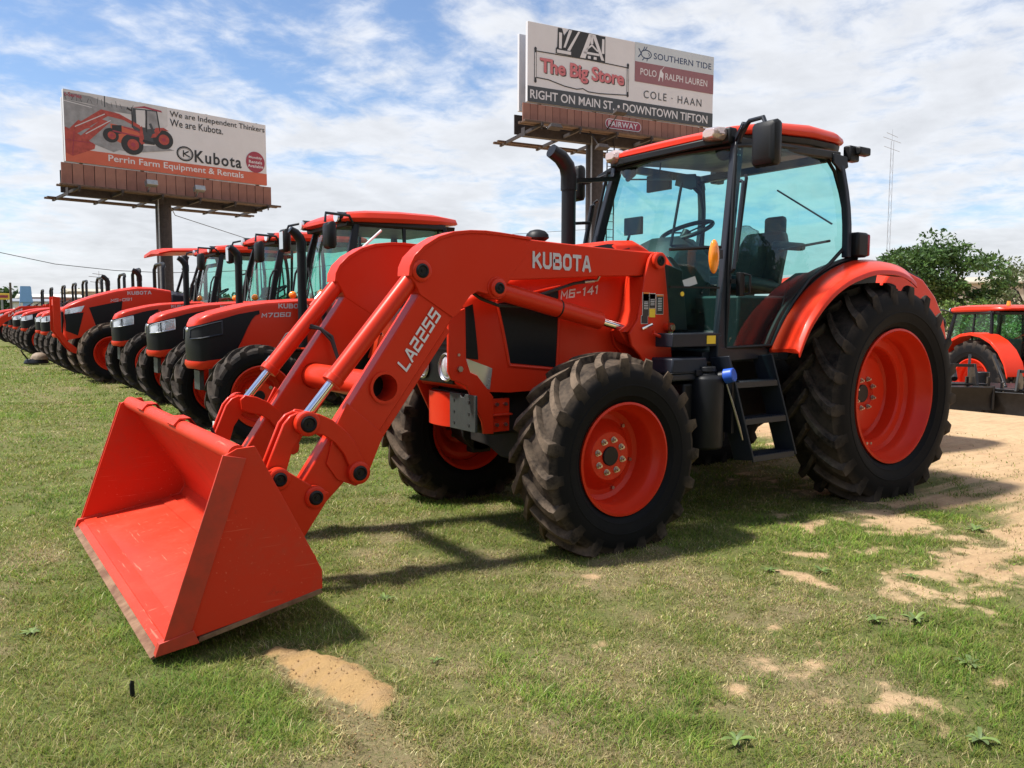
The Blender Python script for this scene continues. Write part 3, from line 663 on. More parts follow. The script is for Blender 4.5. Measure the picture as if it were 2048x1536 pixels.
# grille guard and weight bracket
gu = [(3.49, 1.39), (3.37, 1.43), (3.365, 1.12), (3.335, 1.04), (3.285, 1.02), (3.17, .885), (3.165, .65), (3.24, .655), (3.25, .73), (3.31, .85), (3.36, .955), (3.42, .985), (3.465, 1.0), (3.49, 1.05)]
for sd in (1, -1):
    k = MB(); k.prism(gu, .318, .340); (k if sd > 0 else k.mirror()).build('grille_guard', 'red_paint', root, .005)
    k = MB(); k.cyl((3.415, .337, 1.065), (3.415, .360, 1.065), .020, .018, 6); k.cyl((3.42, .335, 1.15), (3.42, .348, 1.15), .009, None, 8); (k if sd > 0 else k.mirror()).build('guard_bolt', 'zinc_bolt', root)
    k = MB(); k.box((3.10, .29, .76), (.15, .03, .21)); k.box((3.10, .31, .765), (.16, .05, .012)); (k if sd > 0 else k.mirror()).build('guard_bracket', 'red_paint', root, .004)
    for x in (3.06, 3.125):
        for z in (.70, .83): k = MB().cyl((x, .30, z), (x, .322, z), .013, .012, 6); (k if sd > 0 else k.mirror()).build('bracket_bolt', 'zinc_bolt', root)
m = MB(); m.prism([(.115, .68), (.42, .68), (.42, .905), (.30, .905), (.285, .885), (.255, .885), (.24, .905), (.115, .905)], 3.335, 3.352, 'x'); wb = m.build('weight_plate', 'gunmetal_plate', root, .003)
m = MB()
for y in (.17, .345):
    for z in (.72, .79, .86): m.cyl((3.345, y, z), (3.356, y, z), .009, None, 10)
m.build('plate_hole', 'decal_black', wb)
m = MB(); m.loft([[(3.30 + .055 * math.cos(a), -.055 + .168 * math.sin(a), z) for a in [R(q) for q in range(-90, 91, 15)]] for z in (.675, .895)], ring=True, caps=True); m.build('weight_hanger', 'red_paint', root, .004)
m = MB(); m.box((3.20, .0, .80), (.14, .56, .2)); m.build('front_support', 'dark_casting', root, .01)
# bucket
bk = empty('bucket'); bk.parent = root
prof_in = [(5.30, .075), (4.80, .158), (4.70, .185), (4.665, .24), (4.685, .32), (4.98, .80)]
prof_out = [(5.32, .055), (4.80, .135), (4.66, .165), (4.63, .22), (4.655, .33), (4.955, .815)]
HWB = 1.185
m = MB(); poly = prof_in + prof_out[::-1]; m.prism(poly, -HWB, HWB); m.build('bucket_shell', 'red_paint_bucket', bk, .003)
side_p = [(5.305, .062), (5.045, .815), (4.99, .842), (4.915, .846), (4.69, .39), (4.632, .268), (4.632, .185), (4.67, .168)]
for sd in (1, -1):
    k = MB(); k.prism(side_p, HWB - .004, HWB + .012); s_ = (k if sd > 0 else k.mirror()).build('bucket_side', 'red_paint_bucket', bk, .002)
    k = MB(); k.prism([(5.312, .06), (5.05, .822), (4.955, .800), (5.205, .078)], HWB + .0125, HWB + .022); (k if sd > 0 else k.mirror()).build('side_wear_strip', 'scuffed_red', s_, .002)
    k = MB(); k.prism([(5.335, .040), (5.318, .092), (5.185, .118), (5.165, .062)], HWB - .01, HWB + .028); (k if sd > 0 else k.mirror()).build('corner_shoe', 'scuffed_red', s_, .002)
    k = MB(); k.prism([(5.17, .058), (5.16, .080), (4.64, .186), (4.632, .165)], HWB - .02, HWB + .016); (k if sd > 0 else k.mirror()).build('bottom_edge', 'worn_edge', s_, .002)
m = MB(); m.prism([(5.350, .036), (5.305, .058), (5.255, .070), (5.255, .055), (5.345, .028)], -HWB - .012, HWB + .012); m.build('cutting_edge', 'worn_edge', bk)
for sd in (1, -1):   # weld beads where the side plates meet the shell, and the bend lines
    MB().tube([(x, sd * (HWB - .006), z + .003) for x, z in prof_in], .007, 6).build('weld_bead', 'red_paint_bucket', bk)
MB().prism([(4.79, .166), (4.83, .158), (4.76, .178)], -HWB + .01, HWB - .01).build('bend_line', 'red_paint_bucket', bk)
MB().prism([(5.285, .081), (5.285, .086), (5.215, .098), (5.215, .092)], -HWB + .01, HWB - .01).build('edge_doubler', 'red_paint_bucket', bk)
m = MB(); m.cyl((4.985, -HWB, .815), (4.985, HWB, .815), .040, None, 20); m.build('top_pipe', 'red_paint_bucket', bk)
for y in (-.62, .18):
    m = MB(); m.loft([[(x, y - .075, z), (x, y + .075, z), (x - .006, y + .075, z - .010), (x - .006, y - .075, z - .010)] for x, z in ((5.035, .835), (5.005, .868), (4.95, .868), (4.90, .80), (4.86, .70))]); m.build('bucket_hook', 'red_paint_bucket', bk, .002)
for sd in (1, -1):
    for y0 in (.592, .415):
        k = MB(); k.prism([(4.705, .62), (4.60, .625), (4.42, .50), (4.36, .475), (4.375, .43), (4.49, .27), (4.56, .20), (4.66, .18), (4.68, .33)], y0, y0 + .022); (k if sd > 0 else k.mirror()).build('bucket_bracket', 'red_paint', bk, .004)
m = MB(); m.bar((4.72, -.25, .74), (4.66, -.22, .55), .03, .012); m.build('level_flag', 'slate_paint', bk)
# ---- cab of the loader tractor
def cab(root, Ab, At, Cb, Ct, gmat, floor_z, dashx, pr=.032, rear_lean=0.0, frame_mat='slate_paint'):
    """Ab/At: left front pillar foot and head, Cb/Ct: left rear pillar foot and head (x,y,z)"""
    mir = lambda p: (p[0], -p[1], p[2])
    for sd in (1, -1):
        g = (lambda p: p) if sd > 0 else mir
        m = MB(); n_ = 6
        pts = [tuple(Ab[i] + (At[i] - Ab[i]) * q / n_ + (0.03 * math.sin(math.pi * q / n_) if i == 0 else (0.02 * math.sin(math.pi * q / n_) if i == 1 else 0)) for i in range(3)) for q in range(n_ + 1)]
        m.loft([[g((x + dx, y + dy_, z)) for dx, dy_ in ((-.042, -.026), (.042, -.026), (.042, .026), (-.042, .026))] for x, y, z in pts])
        m.build('front_pillar', frame_mat, root, .008)
        m = MB(); pts = [tuple(Cb[i] + (Ct[i] - Cb[i]) * q / n_ + (-0.05 * math.sin(math.pi * q / n_) if i == 0 else 0) for i in range(3)) for q in range(n_ + 1)]
        m.loft([[g((x + dx, y + dy_, z)) for dx, dy_ in ((-.026, -.028), (.026, -.028), (.026, .028), (-.026, .028))] for x, y, z in pts])
        m.build('rear_pillar', frame_mat, root, .008)
    m = MB(); m.bar(At, mir(At), .07, .06); m.bar(Ct, mir(Ct), .07, .06)
    for g in (lambda p: p, mir): m.bar(g(At), g(Ct), .06, .06)
    m.build('roof_rail', 'cab_trim', root, .01)
Ab, At, Cb, Ct = (1.60, .745, 1.12), (1.315, .625, 2.60), (.22, .775, 1.83), (.26, .70, 2.60)
cab(root, Ab, At, Cb, Ct, 'cab_glass', 1.15, 1.3)
def pane(name, pts, mat, parent, thick=.006, nrm=None):
    """thin curved pane from rows of points"""
    m = MB(); nr, nc = len(pts), len(pts[0]); vs = [q for r in pts for q in r]
    m.add(vs, [(j * nc + i, j * nc + i + 1, (j + 1) * nc + i + 1, (j + 1) * nc + i) for j in range(nr - 1) for i in range(nc - 1)])
    return m.build(name, mat, parent, ang=60)
# windshield, bowed between the pillars and down beside the cowl
rows = []
for q in np.linspace(0, 1, 9):
    x0 = 1.57 + (1.335 - 1.57) * q; y0 = .725 + (.610 - .725) * q; z0 = 1.27 + (2.57 - 1.27) * q
    rows.append([(x0 + .10 * (1 - (t_ / 1.0) ** 2) , y0 * t_, z0) for t_ in np.linspace(-1, 1, 13)])
ws = pane('windshield', rows, 'cab_glass', root)
for r_ in (rows[0], rows[-1]): MB().tube(r_, .015, 6).build('windshield_seal', 'black_plastic', ws)
# doors: outline filled as a fan over a slightly bowed sheet
door = [(1.385, 2.555), (1.00, 2.60), (.58, 2.615), (.36, 2.575), (.275, 2.49), (.215, 2.33), (.185, 2.19), (.175, 2.02), (.22, 1.90), (.42, 1.775), (.68, 1.655), (.88, 1.48), (1.00, 1.335), (1.10, 1.175), (1.55, 1.165), (1.535, 1.49), (1.50, 1.85), (1.44, 2.25)]
def dy(x, z): return .765 - .105 * max(0, (z - 1.5) / 1.1) ** 1.6 + .03 * math.sin(math.pi * min(1, max(0, (x - .2) / 1.3)))
def sheet(outline, yf, y_off=0.0, rings=4):
    cx = sum(p[0] for p in outline) / len(outline); cz = sum(p[1] for p in outline) / len(outline); n_ = len(outline)
    m = MB(); vs = [(cx, yf(cx, cz) + y_off, cz)]
    for r in range(1, rings + 1):
        for x, z in outline: xx = cx + (x - cx) * r / rings; z_ = cz + (z - cz) * r / rings; vs.append((xx, yf(xx, z_) + y_off, z_))
    fs = [(0, 1 + i, 1 + (i + 1) % n_) for i in range(n_)]
    for r in range(rings - 1):
        o_ = 1 + r * n_; fs += [(o_ + i, o_ + n_ + i, o_ + n_ + (i + 1) % n_, o_ + (i + 1) % n_) for i in range(n_)]
    return m.add(vs, fs)
for sd in (1, -1):
    f = (lambda k: k) if sd > 0 else (lambda k: k.mirror())
    d_o = f(sheet(door, dy)).build('cab_door', 'cab_glass', root, ang=60)
    k = MB(); k.tube([(x, dy(x, z), z) for x, z in door], .014, 6, closed=True); f(k).build('door_seal', 'black_plastic', d_o)
    k = MB(); k.tube([(1.53, .80, 2.33 - .55), (1.535, .825, 1.75), (1.42, .80, 2.32), (1.40, .775, 2.34)][1:], .012); k.bar((1.52, .775, 1.62), (1.50, .80, 1.62), .03, .03); f(k).build('door_handle', 'black_paint', d_o)
    k = MB(); k.tube([(1.44, .77, 2.30), (1.45, .80, 2.29), (1.56, .83, 1.70), (1.55, .80, 1.68)], .013); f(k).build('grab_bar', 'slate_paint', root)
    k = MB(); k.prism([(.36, 2.61), (.19, 2.60), (.17, 2.52), (.26, 2.48), (.36, 2.54)], .712, .735); f(k).build('door_hinge', 'black_paint', d_o, .006)
    k = MB(); k.tube([(.95, .74, 1.86), (.40, .75, 1.95)], .010); k.ball((.96, .74, 1.858), .02, 8, 6, (1.5, 1, .8)); f(k).build('door_stay', 'black_plastic', d_o)
    k = MB(); k.tube([(.86, .74, 1.62), (.98, .74, 1.30), (.985, .74, 1.25), (.93, .74, 1.23)], .008); k.ball((.925, .74, 1.232), .016, 8, 6); f(k).build('door_latch_rod', 'black_plastic', d_o)
# rear glass
pane('rear_window', [[(.20 - .03 * math.sin(math.pi * q), y, 1.72 + .86 * q) for y in np.linspace(-.72, .72, 5)] for q in np.linspace(0, 1, 6)], 'cab_glass', root)
# lower cab body, sill and floor
m = MB(); m.prism([(1.64, 1.12), (1.64, 1.24), (1.60, 1.26), (1.60, 1.17), (1.0, 1.16), (1.0, 1.09), (1.64, 1.07)], .70, .775); m.mirror(); k = m.mirror(); m.merge(k); m.box((1.05, 0, 1.10), (1.3, 1.40, .08)); m.build('cab_floor', 'slate_paint', root, .006)
m = MB(); m.box((1.83, .60, 1.225), (.46, .34, .09)); m.mirror().build('cab_sill', 'slate_paint', root, .006); m.build('cab_sill', 'slate_paint', root, .006)
MB().box((1.70, .772, 1.225), (.085, .003, .055)).build('warning_decal', 'decal_yellow', root)
m = MB(); m.prism([(1.98, 1.28), (1.98, 1.76), (1.72, 1.70), (1.66, 1.28)], .46, .52); m.mirror().build('firewall_panel', 'cab_trim', root, .01); m.build('firewall_panel', 'cab_trim', root, .01)
# dark front-quarter glass beside the cowl
for sd in (1, -1):
    k = MB(); k.add([(2.00, .665, 1.275), (1.61, .735, 1.275), (1.585, .730, 1.84), (2.00, .660, 1.81)], [(0, 1, 2, 3)]); (k if sd > 0 else k.mirror()).build('quarter_window', 'cab_glass', root)
MB().bar((2.0, .672, 1.575), (1.60, .742, 1.575), .012, .012).build('quarter_window_trim', 'black_plastic', root); MB().tube([(2.00, .668, 1.82), (1.585, .735, 1.85)], .012, 6).build('quarter_window_trim', 'black_plastic', root)
MB().add([(1.90, .690, 1.62), (1.80, .708, 1.65), (1.78, .712, 1.60), (1.88, .694, 1.57)], [(0, 1, 2, 3)]).build('window_sticker', 'print_grey_blue', root)
MB().cyl((1.90, .688, 1.53), (1.90, .694, 1.53), .016, None, 14).build('window_sticker', 'decal_yellow', root)
m = MB(); m.box((.95, 0, 1.32), (.75, 1.36, .42)); m.prism([(1.0, 1.35), (.25, 1.35), (.22, 1.72), (.38, 1.72), (.62, 1.60), (.85, 1.42)], .42, .70); m.prism([(1.0, 1.35), (.25, 1.35), (.22, 1.72), (.38, 1.72), (.62, 1.60), (.85, 1.42)], -.70, -.42); m.build('cab_interior', 'cab_trim', root, .02)
m = MB(); m.loft([[(x, s_ * w_, z) for s_, w_, z in ((1, .28, 1.3), (1, .26, t_ - .1), (1, .14, t_), (-1, .14, t_), (-1, .26, t_ - .1), (-1, .28, 1.3))] for x, t_ in ((1.62, 1.78), (1.50, 1.93), (1.38, 1.98), (1.22, 1.96), (1.16, 1.90))]); m.build('dashboard', 'cab_trim', root, .02)
m = MB(); tilt = Matrix.Rotation(R(24), 3, 'Y')
ring = [Vector((1.20, .05, 2.035)) + tilt @ Vector((.20 * math.cos(a), .20 * math.sin(a), 0)) for a in [2 * math.pi * i / 32 for i in range(32)]]
m.tube(ring, .017, 8, closed=True)
for a in (0, 120, 240): m.bar(Vector((1.20, .05, 2.02)), Vector((1.20, .05, 2.035)) + tilt @ Vector((.20 * math.cos(R(a + 30)), .20 * math.sin(R(a + 30)), 0)), .03, .012)
m.cyl((1.20, .05, 2.03), (1.30, .05, 1.88), .035); m.build('steering_wheel', 'black_plastic', root)
m = MB(); m.loft([[(x, s_ * w_, z) for s_, w_, z in ((1, .25, z0), (1, .25, z0 + .08), (1, .20, z0 + .11), (-1, .20, z0 + .11), (-1, .25, z0 + .08), (-1, .25, z0))] for x, z0 in ((.80, 1.58), (.72, 1.60), (.30, 1.56))])
m.loft([[(x0, w_ * s_, z), (x0 - .11, w_ * .9 * s_, z)] [::1] + [(x0 - .11, -w_ * .9 * s_, z), (x0, -w_ * s_, z)] for x0, w_, z, s_ in ((.36, .24, 1.62, 1), (.33, .25, 1.80, 1), (.27, .24, 1.98, 1), (.24, .19, 2.08, 1))]); m.build('driver_seat', 'seat_vinyl', root, .03)
m = MB(); m.loft([[(.60 + r * .8 * math.cos(a) - .10, .02 + .30 * r * math.sin(a), z) for a in [2 * math.pi * i / 18 for i in range(18)]] for r, z in ((.34, 1.70), (.36, 1.80), (.33, 1.92), (.28, 2.02), (.18, 2.09), (.06, 2.11))])
m.v = [(x + random.uniform(-.012, .012), y + random.uniform(-.012, .012), z + random.uniform(-.012, .012)) for x, y, z in m.v]; m.build('seat_cover', 'plastic_film', root, ang=25)
m = MB(); m.box((.16, .06, 2.06), (.07, .20, .30)); m.build('headrest', 'seat_vinyl', root, .03)
m = MB(); m.box((.45, .42, 1.93), (.34, .08, .06)); m.box((.45, -.36, 1.93), (.34, .08, .06)); m.build('armrest', 'seat_vinyl', root, .02)
m = MB(); m.box((1.24, -.22, 2.43), (.03, .26, .13)); m.bar((1.24, -.22, 2.49), (1.24, -.2, 2.60), .012, .012); m.build('inner_mirror', 'black_plastic', root, .015)
m = MB(); m.bar((1.40, .10, 2.40), (1.36, -.42, 2.47), .018, .012); m.ball((1.37, -.44, 2.475), .022, 8, 6); m.prism([(.08, 2.36), (.24, 2.31), (.30, 2.33), (.28, 2.42), (.10, 2.44)], 1.355, 1.37, 'x'); m.bar((1.42, .20, 2.36), (1.50, .18, 1.90), .02, .012); m.build('windshield_wiper', 'black_plastic', root)
m = MB(); m.bar((.20, .10, 2.42), (.19, .62, 2.10), .012, .012); m.build('rear_wiper', 'black_plastic', root)
for sd in (1, -1):
    m = MB(); m.ball((1.30, sd * .50, 2.555), .075, 12, 8, (.6, 1.1, .9)); m.build('sun_visor_pod', 'black_plastic', root)
# console, levers, monitor
for i, (x, z) in enumerate(((.78, 1.86), (.70, 1.84), (.62, 1.90), (.86, 1.80))):
    m = MB(); m.tube([(x, -.36 - .03 * i, 1.62), (x + .03, -.37 - .03 * i, z)], .008, 6); m.ball((x + .03, -.37 - .03 * i, z + .015), .02, 8, 6, (1, 1, 1.3)); m.build('control_lever', 'black_plastic', root)
m = MB(); m.box((.70, -.42, 1.60), (.62, .22, .16)); m.box((.95, -.40, 1.66), (.16, .18, .06)); m.build('side_console', 'cab_trim', root, .02)
m = MB(); m.box((1.34, -.40, 2.10), (.03, .20, .14)); m.tube([(1.36, -.42, 2.04), (1.40, -.46, 1.85)], .012, 6); m.build('monitor', 'black_plastic', root, .01)
m = MB(); m.tube([(1.30, .30, 1.55), (1.22, .30, 1.62), (1.12, .32, 1.60)], .012, 6); m.box((1.32, .28, 1.42), (.10, .14, .03)); m.build('pedal', 'black_plastic', root)
for z in (2.54, 2.50, 2.46):
    for dx in (-.014, .014): MB().cyl((1.345 + dx, .645, z), (1.345 + dx, .665, z), .006, None, 6).build('pillar_bolt', 'zinc_bolt', root)
m = MB(); m.box((1.46, .805, 1.60), (.05, .035, .16)); m.tube([(1.44, .82, 1.67), (1.41, .845, 1.66), (1.41, .845, 1.54), (1.44, .82, 1.53)], .010, 6); m.build('door_lock', 'black_plastic', root, .006)
# roof
RX = [-.02, .06, .20, .55, .95, 1.25, 1.40, 1.47]
RW = [.50, .61, .66, .69, .69, .66, .60, .47]
RZt = [2.760, 2.795, 2.815, 2.82, 2.79, 2.735, 2.695, 2.665]
RZb = [2.725, 2.722, 2.720, 2.715, 2.695, 2.660, 2.638, 2.63]
m = MB(); secs = []
for x, w_, zt, zb in zip(RX, RW, RZt, RZb):
    h = zt - zb
    half = [(w_ * .97, zb), (w_, zb + h * .25), (w_ * .985, zb + h * .6), (w_ * .93, zb + h * .86), (w_ * .80, zb + h * .98), (w_ * .5, zb + h * 1.08), (0, zb + h * 1.12)]
    secs.append([(x, y, z) for y, z in half] + [(x, -y, z) for y, z in half[-2::-1]])
m.loft(secs); roof = m.build('cab_roof', 'red_paint', root, .008, ang=45)
m = MB(); m.loft([[(x, w_ * .95, zb - .002), (x, w_ * .93, zb - .055), (x, -w_ * .93, zb - .055), (x, -w_ * .95, zb - .002)] for x, w_, zb in zip(RX[1:], RW[1:], RZb[1:])]); m.build('roof_liner', 'black_plastic', roof, .01)
for sd in (1, -1):
    k = MB(); k.loft([[(x, .52 + a * w_, 2.655 + b_ * h) for a, b_ in ((-1, -.6), (-.6, -1), (.7, -1), (1, -.3), (.9, .8), (-.5, 1), (-1, .4))] for x, w_, h in ((1.36, .075, .042), (1.42, .088, .048), (1.475, .08, .044), (1.50, .05, .03))])
    (k if sd > 0 else k.mirror()).build('roof_light', 'clear_lens', roof, .006)
    k = MB(); k.box((1.36, .53, 2.64), (.08, .20, .11)); (k if sd > 0 else k.mirror()).build('light_pod', 'black_plastic', roof, .015)
    k = MB(); k.box((.06, .68, 2.64), (.12, .07, .12)); k.loft([[(.06 - a, .70, 2.66 - .035), (.06 - a, .76, 2.66 - .03), (.06 - a, .76, 2.66 + .03), (.06 - a, .70, 2.66 + .035)] for a in (0, .14)]); (k if sd > 0 else k.mirror()).build('rear_light_pod', 'black_plastic', roof, .012)
    k = MB(); k.box((.10, .78, 1.93), (.14, .12, .19)); (k if sd > 0 else k.mirror()).build('tail_lamp_housing', 'black_plastic', root, .02)
    k = MB(); k.box((.018, .785, 1.93), (.03, .11, .17)); (k if sd > 0 else k.mirror()).build('tail_lamp', 'red_lens', root, .02)
    # amber lamp on the pillar
    k = MB(); k.ball((1.745, .82, 1.775), .055, 16, 12, (.75, .55, 2.05)); (k if sd > 0 else k.mirror()).build('amber_lamp', 'amber_lens', root)
    k = MB(); k.bar((1.60, .75, 1.80), (1.74, .81, 1.79), .03, .06); (k if sd > 0 else k.mirror()).build('lamp_bracket', 'black_plastic', root)
# mirrors
def mirror_part(parent, c, sx, arm, mat='black_plastic', glass_on=-1, name='side_mirror', wd=.2, ht=.30):
    m = MB(); secs = []
    for x, s_ in ((0, .80), (.018, .95), (.05, 1.0), (.085, .92), (.105, .70)):
        w2, h2 = wd / 2 * s_, ht / 2 * s_
        secs.append([(c[0] + x, c[1] + a, c[2] + b_) for a, b_ in ((-w2, -h2 * .86), (-w2 * .86, -h2), (w2 * .86, -h2), (w2, -h2 * .86), (w2, h2 * .86), (w2 * .86, h2), (-w2 * .86, h2), (-w2, h2 * .86))])
    m.loft(secs); o = m.build(name, mat, parent, .006)
    m = MB(); m.box((c[0] - .003, c[1], c[2]), (.004, wd * .72, ht * .74)); m.build('mirror_glass', 'mirror_glass', o, .0)
    m = MB(); m.tube(arm, .016, 8); m.build('mirror_arm', 'slate_paint', o)
    return o
mirror_part(root, (1.345, .94, 2.525), 1, [(1.33, .64, 2.56), (1.36, .70, 2.66), (1.40, .80, 2.70), (1.41, .92, 2.70), (1.42, .96, 2.62), (1.43, .96, 2.50)])
mirror_part(root, (1.40, -1.02, 2.50), 1, [(1.30, -.63, 2.58), (1.38, -.85, 2.52), (1.46, -1.0, 2.48)])
m = MB(); m.bar((1.33, .63, 2.60), (1.37, .74, 2.70), .05, .03); m.bar((1.30, -.63, 2.60), (1.36, -.80, 2.52), .03, .07); m.build('mirror_bracket', 'slate_paint', root, .004)
# fenders
for sd in (1, -1):
    inner = [(1.115, 1.135), (1.02, 1.285), (.92, 1.41), (.73, 1.565), (.56, 1.665), (.40, 1.735), (.23, 1.785), (.06, 1.81), (-.14, 1.81), (-.32, 1.79), (-.44, 1.75)]
    outer = [(1.185, 1.155), (1.10, 1.31), (.99, 1.435), (.83, 1.565), (.65, 1.655), (.50, 1.70), (.35, 1.735), (.16, 1.745), (.0, 1.735), (-.13, 1.70), (-.22, 1.655)]
    def dens_(pl):   # even, smooth curve through the measured points
        P = np.array(pl); t0 = np.arange(len(P)); out_ = []
        for q in np.linspace(0, len(P) - 1, 41):
            i = min(int(q), len(P) - 2); f_ = q - i; p0, p1, p2, p3 = P[max(i - 1, 0)], P[i], P[i + 1], P[min(i + 2, len(P) - 1)]
            out_.append(tuple(.5 * ((2 * p1) + (-p0 + p2) * f_ + (2 * p0 - 5 * p1 + 4 * p2 - p3) * f_ ** 2 + (-p0 + 3 * p1 - 3 * p2 + p3) * f_ ** 3)))
        A = np.array(out_); K = np.array([1, 2, 3, 2, 1]) / 9
        for c in (0, 1): A[2:-2, c] = np.convolve(A[:, c], K, 'valid')
        return [tuple(q) for q in A]
    inner, outer = dens_(inner), dens_(outer)
    m = MB(); secs = []
    for (xi, zi), (xo, zo) in zip(inner, outer):
        secs.append([(xi, .785, zi + .008), (xi, .80, zi + .012), ((xi * .6 + xo * .4), .95, zi * .6 + zo * .4 + .012), (xo, 1.06, zo + .005), (xo, 1.095, zo - .02), (xo, 1.10, zo - .055), (xo - .01, 1.085, zo - .055), (xo - .015, 1.07, zo - .03), (xi * .6 + xo * .4 - .01, .94, zi * .6 + zo * .4 - .012), (xi - .01, .79, zi - .014), (xi - .01, .785, zi - .012)])
    m.loft(secs); fd = (m if sd > 0 else m.mirror()).build('rear_fender', 'red_paint', root, .004, ang=50)
    m = MB(); secs = []
    for (xi, zi), (xo, zo) in zip(inner[4:], outer[4:]): secs.append([(xi - .02, .63, zi - .03), (xi * .6 + xo * .4 - .02, .93, zi * .6 + zo * .4 - .026), (xo - .03, 1.06, zo - .045)])
    m.loft(secs, ring=False, caps=False); (m if sd > 0 else m.mirror()).build('fender_liner', 'black_plastic', fd)
    m = MB(); m.loft([[(x, .60, z + .0), (x, .783, z + .004), (x, .783, z - .02), (x, .60, z - .02)] for x, z in inner]); (m if sd > 0 else m.mirror()).build('fender_shelf', 'black_plastic', fd)
    m = MB(); m.prism([(1.00, 1.12)] + [(x, z - .03) for x, z in inner] + [(-.3, 1.2), (.3, 1.0)], .60, .625); (m if sd > 0 else m.mirror()).build('fender_wall', 'black_paint', fd)
    m = MB(); m.tube([(x + .02, .765, z + .02) for x, z in inner[:29]], .02, 6); (m if sd > 0 else m.mirror()).build('fender_trim', 'black_plastic', fd)
# entry steps
st = empty('entry_steps'); st.parent = root
for a, b_ in (((1.655, .86, 1.11), (1.475, .94, .40)), ((1.215, .86, 1.11), (1.02, .94, .40))):
    m = MB(); m.bar(a, b_, .17, .016, (1, 0, 0)); m.v = [(x, y - .05, z) for x, y, z in m.v]; m.build('step_rail', 'slate_paint', st, .003)
for z, xa, xb in ((.93, 1.60, 1.165), (.68, 1.54, 1.10), (.425, 1.475, 1.035)):
    y = .86 + .08 * (1.11 - z) / .71
    m = MB(); m.box(((xa + xb) / 2, y - .06, z), (xa - xb, .17, .012)); m.box(((xa + xb) / 2, y + .025, z - .01), (xa - xb, .012, .04)); s_ = m.build('step_tread', 'slate_paint', st, .002)
    m = MB()
    for i in range(17): xx = xb + .03 + (xa - xb - .06) * i / 16; m.prism([(xx - .008, z + .006), (xx + .008, z + .006), (xx, z + .018)], y - .0, y + .03)
    m.build('tread_teeth', 'slate_paint', s_)
# tool box, tank, caps
m = MB(); m.box((1.93, .66, 1.06), (.34, .30, .10), taper=.94); m.box((1.93, .66, .985), (.33, .29, .05)); tb = m.build('tool_box', 'slate_paint', root, .012)
m = MB(); m.box((1.93, .66, 1.012), (.345, .305, .008)); m.box((1.86, .815, 1.01), (.06, .02, .04)); m.build('box_seam', 'black_plastic', tb, .003)
m = MB(); m.loft([[(1.775 + r * math.cos(a), .80 + r * math.sin(a), z) for a in [2 * math.pi * i / 24 for i in range(24)]] for r, z in ((.115, .50), (.12, .53), (.12, .94), (.11, .985), (.06, 1.0), (.055, 1.03))]); m.box((1.80, .62, .72), (.34, .34, .44)); tk = m.build('diesel_tank', 'black_plastic', root, .015)
m = MB(); m.cyl((1.775, .80, 1.015), (1.775, .80, 1.05), .072, .066, 12); m.build('tank_cap', 'black_plastic', tk, .006)
m = MB(); m.cyl((1.70, .90, .985), (1.68, .96, 1.0), .052, .048, 10); m.build('blue_filler_cap', 'blue_cap', root, .006)
m = MB(); m.cyl((1.74, .82, .97), (1.70, .90, .985), .036, None, 12); m.build('filler_neck', 'black_plastic', root)
m = MB(); m.tube([(1.66, .88, .93), (1.62, .90, .80), (1.57, .92, .64), (1.545, .93, .55)], [.006, .009, .010, .005]); m.build('sight_hose', 'steel', root)
m = MB(); m.bar((1.62, .82, 1.0), (1.60, .80, .60), .03, .18, (0, 1, 0)); m.build('step_bracket', 'black_paint', root)
m = MB(); m.box((-.55, 0, .75), (.5, .3, .12)); m.bar((-.2, .3, .55), (-.95, .38, .45), .05, .08); m.bar((-.2, -.3, .55), (-.95, -.38, .45), .05, .08); m.build('rear_linkage', 'dark_casting', root, .01)
# ================================================================== ground
def gz(x, y):
    q = np.clip((-6.0 - x) / 9.0, 0, 1)
    return -1.16 * (q * q * (3 - 2 * q) * .55 + q * .45)
_perm = rng.random((64, 64))
def vnoise(x, y):
    xi = np.floor(x).astype(int); yi = np.floor(y).astype(int); fx = x - xi; fy = y - yi
    fx = fx * fx * (3 - 2 * fx); fy = fy * fy * (3 - 2 * fy)
    g = lambda a, b: _perm[a % 64, b % 64]
    return (g(xi, yi) * (1 - fx) + g(xi + 1, yi) * fx) * (1 - fy) + (g(xi, yi + 1) * (1 - fx) + g(xi + 1, yi + 1) * fx) * fy
def fbm(x, y, s, o=4):
    v = 0; a = .5; t_ = 0
    for i in range(o): v = v + a * vnoise(x * s + 17.3 * i, y * s + 5.1 * i); t_ += a; a *= .55; s *= 2.1
    return v / t_
def mound_d(x, y):
    """distance-like value of the sandy mound in front of the bucket: <1 inside"""
    cx, cy = 4.755, 1.66; ang = R(101)
    u = (x - cx) * math.cos(ang) + (y - cy) * math.sin(ang); v = -(x - cx) * math.sin(ang) + (y - cy) * math.cos(ang)
    v = v + .35 * u * u
    return np.sqrt((u / .37) ** 2 + (v / .105) ** 2) + (fbm(x, y, 9) - .5) * .9
def rut_d(x, y):
    """dry rut running on from the mound towards the camera"""
    t_ = np.clip((y - 1.45) / 1.4, 0, 1); cx = 4.86 - .02 * t_ - .02 * np.sin(t_ * 5)
    d = np.abs(x - cx) / (.06 + .04 * fbm(x, y, 6)); return np.where((y > 1.40) & (y < 2.9), d, 9.0)
